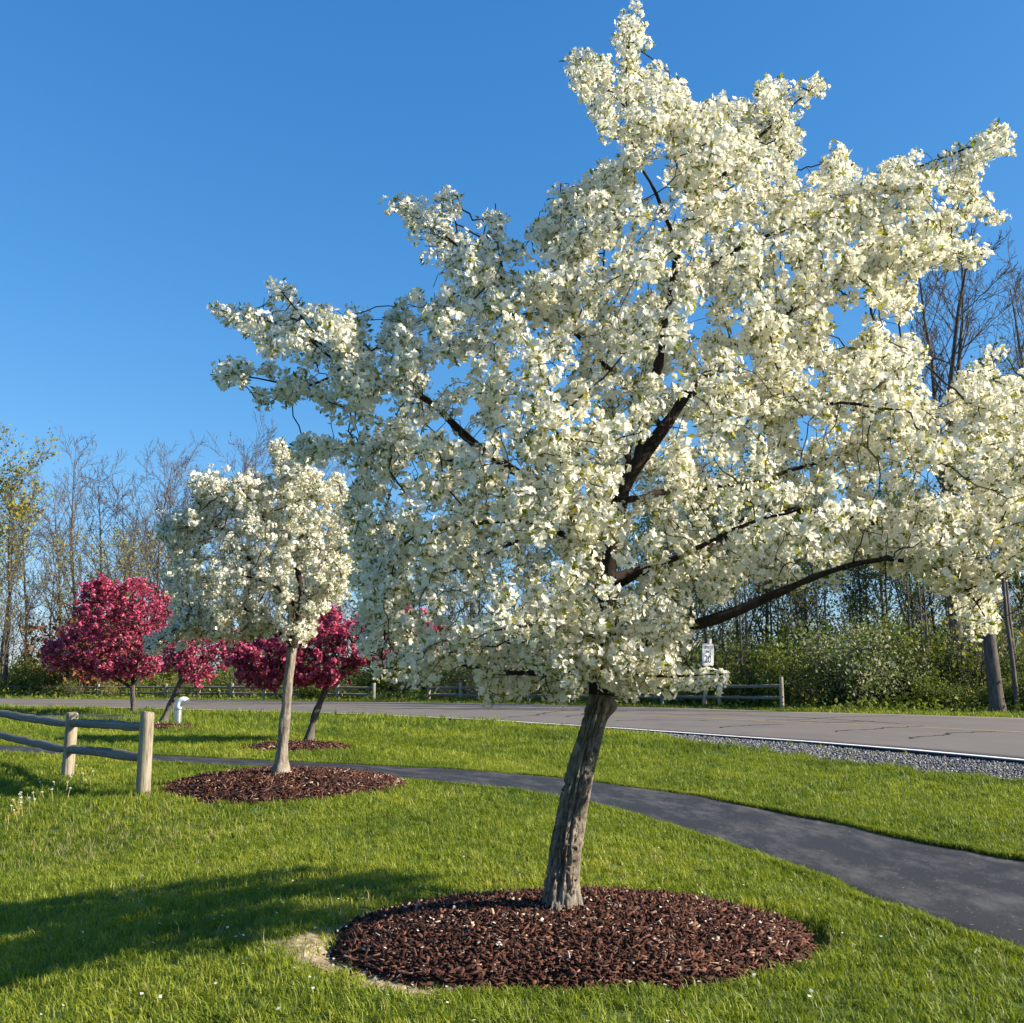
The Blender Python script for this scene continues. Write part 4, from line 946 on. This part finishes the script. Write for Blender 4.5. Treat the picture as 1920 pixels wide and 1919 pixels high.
# ------------------------------------------------------------------ woodland behind the road
def bare_tree(seed, H, r0, upright=.5, nb=24, dens=1.0, first=.25, fork=False, spread=.36):
    q = np.random.default_rng(seed); tr, br, tips = Geo(), Geo(), []
    def poly_branch(p, d, L, r_, n_, up, wig):
        pts, rad = [np.array(p)], [r_]; d = np.array(d) / np.linalg.norm(d)
        for k in range(n_):
            d = d + q.normal(size=3) * wig + np.array([0, 0, up]); d /= np.linalg.norm(d); pts.append(pts[-1] + d * L / n_); rad.append(max(.011, r_ * (1 - .85 * (k + 1) / n_)))
        return np.array(pts), np.array(rad)
    def grow(pts, rad, lvl, L):
        cnt = [nb, int(7 * dens), int(5 * dens), 0][lvl]
        lo = first if lvl == 0 else .2
        for k in range(cnt):
            f = lo + (1 - lo) * (k + q.random()) / cnt; x_ = f * (len(pts) - 1); i0 = min(int(x_), len(pts) - 2); p = pts[i0] + (pts[i0 + 1] - pts[i0]) * (x_ - i0)
            ax = pts[i0 + 1] - pts[i0]; ax /= np.linalg.norm(ax); s_ = np.cross(ax, q.normal(size=3)); s_ /= np.linalg.norm(s_)
            an = q.uniform(.45, 1.0) if lvl == 0 else q.uniform(.4, .9)
            d = ax * math.cos(an) + s_ * math.sin(an)
            Lb = L * (spread * (1.15 - .65 * f) if lvl == 0 else .45 * (1 - .4 * f)) * q.uniform(.6, 1.3); rr_ = max(.013, np.interp(f, [0, 1], [rad[0], rad[-1]]) * (.42 if lvl == 0 else .5))
            bp, brd = poly_branch(p, d, Lb, rr_, [7, 5, 3][lvl], [.10, .06, .04][lvl], .13)
            br.tube(bp, brd, 4 if lvl == 0 else 3)
            if lvl < 2: grow(bp, brd, lvl + 1, Lb)
            tips.extend(bp[1:])
    if fork:
        pts, rad = poly_branch([0, 0, -.3], [.02, .0, 1], H * .42, r0, 10, .05, .03); rad = np.linspace(r0, r0 * .75, len(rad)); tr.tube(pts, rad, 9)
        for s_ in (-1, 1, .2):
            p2, r2 = poly_branch(pts[-1], [s_ * .34, q.normal() * .25, 1], H * .62, r0 * .6, 12, .03, .05); tr.tube(p2, r2, 7); nb_ = nb
            grow(p2, r2, 0, H * .7)
    else:
        pts, rad = poly_branch([0, 0, -.3], [q.normal() * .03, q.normal() * .03, 1], H, r0, 16, upright * .08, .035); tr.tube(pts, rad, 9); grow(pts, rad, 0, H)
    return tr, br, np.array(tips)
def leaf_cloud(P, n, size, spread, seed):
    q = np.random.default_rng(seed); c = P[q.integers(0, len(P), n)] + q.normal(size=(n, 3)) * spread
    tv = np.array([[-.5, -.3, 0], [.5, -.35, .1], [.55, .3, 0], [-.45, .35, .12]]); v, f = scatter(tv, np.array([[0, 1, 2, 3]]), c, rot_mats(n, q), size * q.uniform(.6, 1.4, n))
    return v, f, np.repeat(np.clip(q.random(n) * .7 + .3 * fbm(c[:, 0] * .8, c[:, 2] * .8, seed), 0, 1), 4)
TREEV = {}
def tree_variant(key, seed, H, r0, bmat, leaf=None, nleaf=0, size=.2, spread=.25, **kw):
    tr, br, tips = bare_tree(seed, H, r0, **kw); d = {'trunk': tr.mesh('trunk', bmat, True), 'crown': br.mesh('crown', bmat)}
    if leaf:
        hi = tips[tips[:, 2] > H * .35]; v, f, t = leaf_cloud(hi, nleaf, size, spread, seed); d['leaves'] = mesh_data('leaves', v, f, M[leaf], False, {'tint': t})
    TREEV[key] = d
tree_variant('bare0', 1, 16, .17, M['greybark'], upright=.6, nb=26)
tree_variant('bare1', 2, 15, .15, M['pinebark'], upright=.7, nb=24, spread=.30)
tree_variant('bare2', 3, 17, .18, M['greybark'], upright=.6, nb=28, spread=.32)
tree_variant('bare3', 4, 13, .12, M['pinebark'], upright=.5, nb=22)
tree_variant('yellow', 5, 14, .16, M['pinebark'], 'yellowleaf', 1700, .15, .28, upright=.5, nb=20, first=.45)
tree_variant('green', 6, 11, .12, M['pinebark'], 'shrubleaf', 5200, .11, .30, upright=.4, nb=24)
tree_variant('big', 7, 20, .30, M['pinebark'], fork=True, nb=16, dens=1.25, first=.05, spread=.40)
tree_variant('pole', 8, 15, .13, M['greybark'], 'shrubleaf', 900, .14, .3, upright=.7, nb=14, first=.5)
tree_variant('budding', 9, 12, .12, M['greybark'], 'yellowleaf', 900, .13, .25, upright=.6, nb=24)
def place_tree(key, x_, y_, s_, rz, label, group=None, name='woodland_tree', sz=None):
    r_ = empty(name, (x_, y_, zt1(x_, y_) - .05), label, 'tree', group, rz); r_.scale = (s_, s_, sz or s_)
    for k, me in TREEV[key].items():
        o = link(k, me, r_)
        if k == 'leaves': o['kind'] = 'stuff'
    return r_
q = np.random.default_rng(77)
def wx(px, Y): return (px - 960) / F * Y
GB = 'bare trees in the woods behind the far fences'
LB = 'tall bare leafless tree standing in the woods across the road'
# left row, from measurements of the tree tops
for px, top, Y, key in ((150,838,80,'bare0'),(196,872,84,'bare1'),(120,905,90,'bare3'),(285,832,82,'bare2'),(245,900,86,'bare3'),(300,905,95,'bare1'),(330,880,92,'bare0'),(425,815,80,'bare2'),(455,850,88,'bare0'),(478,880,84,'bare3'),(395,905,96,'bare1'),(60,930,92,'bare1'),(225,930,98,'bare0'),(540,900,90,'bare1'),(640,880,86,'bare0'),(10,900,88,'bare3'),(-60,860,84,'bare2'),(-140,880,90,'bare0'),(580,870,95,'bare2')):
    Hn = {'bare0': 16, 'bare1': 15, 'bare2': 17, 'bare3': 13}[key]; Ht = at(px, top, Y)[2]
    place_tree(key, wx(px, Y), Y, Ht / Hn * .94, q.random() * 6.28, LB, GB)
LY = 'slim tree with yellow green young leaves in the woods behind the long fence'
for px, top, Y in ((22,872,72),):
    place_tree('yellow', wx(px, Y), Y, at(px, top, Y)[2] / 14 * .95, q.random() * 6.28, LY)
LBd = 'thin budding tree among the bare trees in the woods'
for px, top, Y in ((100,1010,74),(215,1000,70),(170,1030,76),(20,1060,70),(270,1010,74),(350,1000,72),(600,1000,72),(700,960,74),(820,980,70),(-50,1020,74),(900,1000,66)):
    place_tree('budding', wx(px, Y), Y, at(px, top, Y)[2] / 12 * .95, q.random() * 6.28, LBd, 'thin budding trees in the woods')
# right side
tb = ground(1868, 1338, .19)
place_tree('big', wx(1790, 50), 50, at(1800, 500, 50)[2] / 20 * 1.0, R(15), 'tall bare tree with a wide forked crown rising above the white blossom')
place_tree('big', wx(1985, 56), 56, at(1900, 505, 56)[2] / 20 * .95, R(140), 'bare forked tree whose branches reach in from beyond the woods edge')
gg = Geo(); bp = ground(1872, 1340, .19)
zz = np.linspace(-.3, 11, 24); gg.tube(np.stack([-.20 * zz / 4, 0 * zz, zz], 1), np.interp(zz, [-.3, 0, .6, 11], [.36, .33, .26, .13]), 14)
rt = empty('woodland_tree', (bp[0], bp[1], zt1(bp[0], bp[1])), 'stout dark leaning trunk at the road edge of the woods', 'tree'); gg.build('trunk', M['pinebark'], rt, True)
gb2 = Geo(); qq = np.random.default_rng(3)
for k in range(26):
    z0_ = qq.uniform(3, 10.5); a_ = qq.random() * 6.28; L_ = qq.uniform(1, 2.6) * (1.2 - z0_ / 14); pts = [np.array([-.05 * z0_, 0, z0_])]; d_ = np.array([math.cos(a_), math.sin(a_), .6])
    for j in range(6): d_ = d_ / np.linalg.norm(d_) + qq.normal(size=3) * .2; pts.append(pts[-1] + d_ * L_ / 6)
    gb2.tube(pts, np.linspace(.035, .008, 7), 4)
gb2.build('crown', M['pinebark'], rt)
LP = 'straight slender trunk with a little green foliage in the woods beside the road'
for px, Y, s_ in ((1893,40,.8),(1905,43,.9),(1935,45,.9),(1490,52,.62),(1380,48,.55),(1405,55,.7),(1690,54,.75),(1735,56,.7),(1555,58,.7),(1620,60,.75),(1270,56,.6),(1310,60,.7),(1345,52,.5),(1660,62,.8),(1780,58,.7),(1830,60,.75),(1210,62,.7),(1150,64,.7),(1080,66,.7),(1000,66,.7),(1450,62,.75),(1965,50,.9),(2040,52,.9),(1715,48,.6),(1525,50,.55)):
    place_tree('pole', wx(px, Y), Y, s_, q.random() * 6.28, LP, 'slender trees in the woods beside the road')
LG = 'leafy green tree in the woods behind the speed limit sign'
for px, top, Y in ((1330,890,58),(1430,850,62),(1520,900,66),(1240,900,66),(1610,960,60),(1100,960,70),(1700,930,64),(1960,880,58),(1820,960,64)):
    place_tree('green', wx(px, Y), Y, at(px, top, Y)[2] / 11 * .92, q.random() * 6.28, LG, 'leafy green trees behind the sign')
for px, top, Y, key in ((1500,880,70,'bare0'),(1380,860,72,'bare1'),(1650,880,70,'bare2'),(1290,880,74,'bare0'),(1760,900,66,'bare1'),(1850,860,70,'bare2'),(1920,850,66,'bare0'),(1180,900,76,'bare1'),(1000,900,80,'bare2'),(880,880,80,'bare0'),(760,870,84,'bare1')):
    Hn = {'bare0': 16, 'bare1': 15, 'bare2': 17, 'bare3': 13}[key]
    place_tree(key, wx(px, Y), Y, at(px, top, Y)[2] / Hn * .94, q.random() * 6.28, LB, GB)

# shrubs
def shrub_variant(seed, W_, H_, leaf, nleaf, size, nst=14):
    q_ = np.random.default_rng(seed); st = Geo(); tips = []
    for k in range(nst):
        a_ = q_.random() * 6.28; p = np.array([q_.normal() * W_ * .12, q_.normal() * W_ * .12, -.1]); d = np.array([math.cos(a_) * q_.uniform(.15, .9), math.sin(a_) * q_.uniform(.15, .9), 1.0]); pts = [p]; L = H_ * q_.uniform(.7, 1.1)
        for j in range(6): d = d / np.linalg.norm(d) + q_.normal(size=3) * .2; pts.append(pts[-1] + d / np.linalg.norm(d) * L / 6)
        pts = np.array(pts); st.tube(pts, np.linspace(.03, .008, 7), 4)
        for j in range(3, 7):
            for s_ in range(3):
                dd = q_.normal(size=3) + np.array([0, 0, .3]); e_ = pts[j] + dd / np.linalg.norm(dd) * L * .3 * q_.random(); st.tube([pts[j], (pts[j] + e_) / 2 + q_.normal(size=3) * .05, e_], [.010, .008, .006], 3); tips += [e_, (pts[j] + e_) / 2]
        tips += list(pts[2:])
    v, f, t = leaf_cloud(np.array(tips), nleaf, size, H_ * .10, seed)
    k = v[:, 2].reshape(-1, 4).min(1) > .03; f = f[k]
    return {'stems': st.mesh('stems', M['pinebark']), 'foliage': mesh_data('foliage', v, f, M[leaf], False, {'tint': t})}
SH = {'a': shrub_variant(1, 2, 2.6, 'shrubleaf', 3600, .10), 'b': shrub_variant(2, 2.2, 2.0, 'shrubleaf', 3400, .09), 'c': shrub_variant(3, 1.8, 3.4, 'shrubleaf', 3200, .10), 'thin': shrub_variant(4, 1.6, 3.2, 'yellowleaf', 650, .11, 18),
      'pale': shrub_variant(5, 2.6, 3.0, 'paleleaf', 5200, .09, 20), 'rust': shrub_variant(6, 2, 3, 'rustleaf', 2600, .12, 20), 'twiggy': shrub_variant(7, 2, 3.2, 'shrubleaf', 500, .12, 26)}
def place_shrub(key, x_, y_, s_, label, group=None, sz=None):
    r_ = empty('shrub', (x_, y_, zt1(x_, y_) - .02), label, 'shrub', group, q.random() * 6.28); r_.scale = (s_, s_, sz or s_)
    for k, me in SH[key].items():
        o = link(k, me, r_)
        if k == 'foliage': o['kind'] = 'stuff'
p_ = ground(1600, 1336, .19); place_shrub('pale', wx(1600, 44), 44.0, 1.15, 'rounded shrub with pale blossom and dark stems at the road edge')
place_shrub('rust', wx(178, 70), 70, 2.0, 'rusty orange budding bush behind the wide crimson crabapple')
GS = 'leafy shrubs under the trees across the road'
LS = {'a': 'bushy green shrub in the undergrowth across the road', 'b': 'low spreading green shrub in the undergrowth across the road', 'c': 'tall green shrub in the undergrowth across the road', 'thin': 'sparse yellow green shrub in the undergrowth across the road', 'twiggy': 'bare twiggy shrub in the undergrowth across the road'}
def fence_depth(px): return np.interp(px, [-200, 0, 700, 804, 1242, 1467, 1920, 2200], [68, 66, 56, 55, 45.5, 41, 37, 35])
for row, off, st in ((0, 3.6, 62), (1, 7, 70), (2, 11, 78), (3, 17, 88)):
    for px in np.arange(-220, 2150, st):
        p1 = px + q.normal() * 16; Yf = fence_depth(p1) + off + q.normal() * .8
        if 700 < p1 < 800 and row == 0: continue
        if 1500 < p1 < 1720 and row == 0: continue
        right = p1 > 1250
        key = q.choice(['a', 'b', 'c', 'thin', 'twiggy'], p=([.28, .22, .2, .12, .18] if right else [.22, .34, .1, .12, .22]))
        s_ = q.uniform(.75, 1.25) * (1.0 if right else .8) * (1 + .16 * row)
        if row == 0: s_ *= .62
        place_shrub(key, wx(p1, Yf), Yf, s_, LS[key], GS + ' ' + {'a': 'bushy', 'b': 'low', 'c': 'tall', 'thin': 'sparse', 'twiggy': 'twiggy'}[key])
# far wood that closes the view: many thin stems and leaf haze
q2 = np.random.default_rng(9); fw = Geo(); tips = []
for k in range(720):
    px = q2.uniform(-500, 2500); Yw = fence_depth(px) + q2.uniform(18, 55); h_ = q2.uniform(4, 9.5); x_ = wx(px, Yw); z_ = .1
    pts = np.array([[x_, Yw, z_]] + [[x_ + q2.normal() * .12 * j, Yw + q2.normal() * .1 * j, z_ + h_ * j / 5] for j in range(1, 6)]); fw.tube(pts, np.linspace(q2.uniform(.04, .1), .015, 6), 4)
    for s_ in range(9):
        j = q2.integers(1, 6); dd = np.array([q2.normal() * .9, q2.normal() * .9, abs(q2.normal()) * .9 + .3]) * h_ * .13; fw.tube([pts[j], pts[j] + dd * .5 + q2.normal(size=3) * .08, pts[j] + dd], [.022, .014, .009], 3); tips += [pts[j] + dd, pts[j] + dd * .6]
wo = empty('distant_woods', (0, 90, 0), 'mass of thin trunks and brushwood deep in the woods', 'woods'); wo['kind'] = 'stuff'
o = fw.build('thin_trunks', M['pinebark'], wo); o.location = (0, -90, 0); o['kind'] = 'stuff'
alltips = list(tips); tips = np.array(tips); tips = tips[tips[:, 2] < 6.0]
v, f, t = leaf_cloud(tips, 48000, .11, .5, 5); k = v[:, 2].reshape(-1, 4).min(1) > .15
o = link('brush_leaves', mesh_data('brush_leaves', v, f[k], M['shrubleaf'], False, {'tint': t}), wo, (0, -90, 0)); o['kind'] = 'stuff'
q3 = np.random.default_rng(12); tp = np.array(alltips); tp = tp[(tp[:, 2] > 2.5) & (tp[:, 2] < 9)]
tr_ = tp[(tp[:, 0] > 0) & (tp[:, 2] < 7)]; tp = np.vstack([tp] + [tr_] * 2)
v, f, t = leaf_cloud(tp, 52000, .10, .5, 6)
o = link('budding_leaves', mesh_data('budding_leaves', v, f, M['oliveleaf'], False, {'tint': t}), wo, (0, -90, 0)); o['kind'] = 'stuff'
# ground cover of weeds along the far verge
ng = 16000; px = rng.uniform(-300, 2300, ng); Yg = fence_depth(px) + rng.uniform(-1.0, 5.5, ng) ; xg = (px - 960) / F * Yg
c = np.stack([xg, Yg, zt(xg, Yg) + rng.random(ng) ** 2 * .6 * sstep(.2, 3, Yg - fence_depth(px)) + .02], 1)
kk = ~inpoly(c[:, 0], c[:, 1], np.vstack([road_near[:, :2], road_far[::-1, :2]])); c = c[kk]
v, f = scatter(np.array([[-.5, -.3, 0], [.5, -.35, .1], [.55, .3, 0], [-.45, .35, .12]]), np.array([[0, 1, 2, 3]]), c, rot_mats(len(c)), rng.uniform(.08, .2, len(c)))
tag(link('weeds', mesh_data('weeds', v, f, M['shrubleaf'], False, {'tint': np.repeat(rng.random(len(c)) * .9, 4)})), 'low green weeds along the far side of the road', 'weeds', kind='stuff')

# ------------------------------------------------------------------ dandelions by the fence and in the lawn
def dandelion(x_, y_, h_, kind, label, group):
    r_ = empty('dandelion', (x_, y_, zt1(x_, y_)), label, 'flower', group); lx, ly = rng.normal() * .03, rng.normal() * .03
    g_ = Geo(); g_.tube([[0, 0, -.02], [lx * .4, ly * .4, h_ * .5], [lx, ly, h_]], [.0045, .004, .0035], 5); g_.build('stem', M['stem'], r_)
    g_ = Geo(); rad = .019 if kind == 'y' else .017; n_ = 40
    d = rng.normal(size=(n_, 3)); d[:, 2] = np.abs(d[:, 2]) * (.45 if kind == 'y' else 1) + (.1 if kind == 'y' else -.2); d /= np.linalg.norm(d, axis=1)[:, None]
    for v_ in d:
        s_ = np.cross(v_, rng.normal(size=3)); s_ /= np.linalg.norm(s_); s_ *= rad * .16
        c0 = np.array([lx, ly, h_]); g_.add([c0, c0 + v_ * rad - s_, c0 + v_ * rad * 1.1, c0 + v_ * rad + s_], [[0, 1, 2, 3]])
    g_.build('flower_head' if kind == 'y' else 'seed_head', M['dandy'] if kind == 'y' else M['fluff'], r_)
for k in range(26):
    px, py = rng.uniform(15, 175), 0; py = 1545 - (px - 15) * .32 + rng.normal() * 9
    p = ground(px, py, -.28); dandelion(p[0], p[1], rng.uniform(.10, .22), 's', 'dandelion gone to seed on the bank below the rail fence', 'seeding dandelions below the rail fence')
for px, py in ((24, 1540), (16, 1548), (33, 1545), (120, 1512)):
    p = ground(px, py, -.28); dandelion(p[0], p[1], .10, 'y', 'yellow dandelion in bloom on the bank below the rail fence', 'yellow dandelions below the rail fence')
p = ground(938, 1815, 0); dandelion(p[0], p[1], .13, 's', 'single seeding dandelion at the front edge of the big mulch bed', None)
p = ground(270, 1660, -.2); dandelion(p[0], p[1], .10, 's', 'single seeding dandelion standing in the tree shadow', None)

# ------------------------------------------------------------------ fallen petals under the blossom
n_ = 420; a_ = rng.random(n_) * 6.28; r_ = .3 + np.abs(rng.normal(size=n_)) * 1.5
x, y = BED[0] - .3 + r_ * np.cos(a_) * 1.3, BED[1] + r_ * np.sin(a_)
d_ = np.hypot(x - BED[0], y - BED[1]) / bed_r(np.arctan2(y - BED[1], x - BED[0]))
z = zt(x, y) + np.where(d_ < 1, .03 + .165 * (1 - np.minimum(d_, 1) ** 2.4), .045)
k = ~inpoly(x, y, PATHPOLY) & (y > 4)
v, f = scatter(np.array([[-.5, -.4, 0], [.5, -.45, .12], [.55, .4, 0], [-.45, .45, .12]]), np.array([[0, 1, 2, 3]]), np.stack([x, y, z], 1)[k], rot_mats(k.sum(), rng, rng.normal(size=(k.sum(), 3)) * .4 + [0, 0, 1]), rng.uniform(.010, .019, k.sum()))
tag(link('fallen_petals', mesh_data('fallen_petals', v, f, M['petal'], False, {'tint': np.full(len(v), .5)})), 'white petals fallen on the mulch and grass', 'petals', kind='stuff')
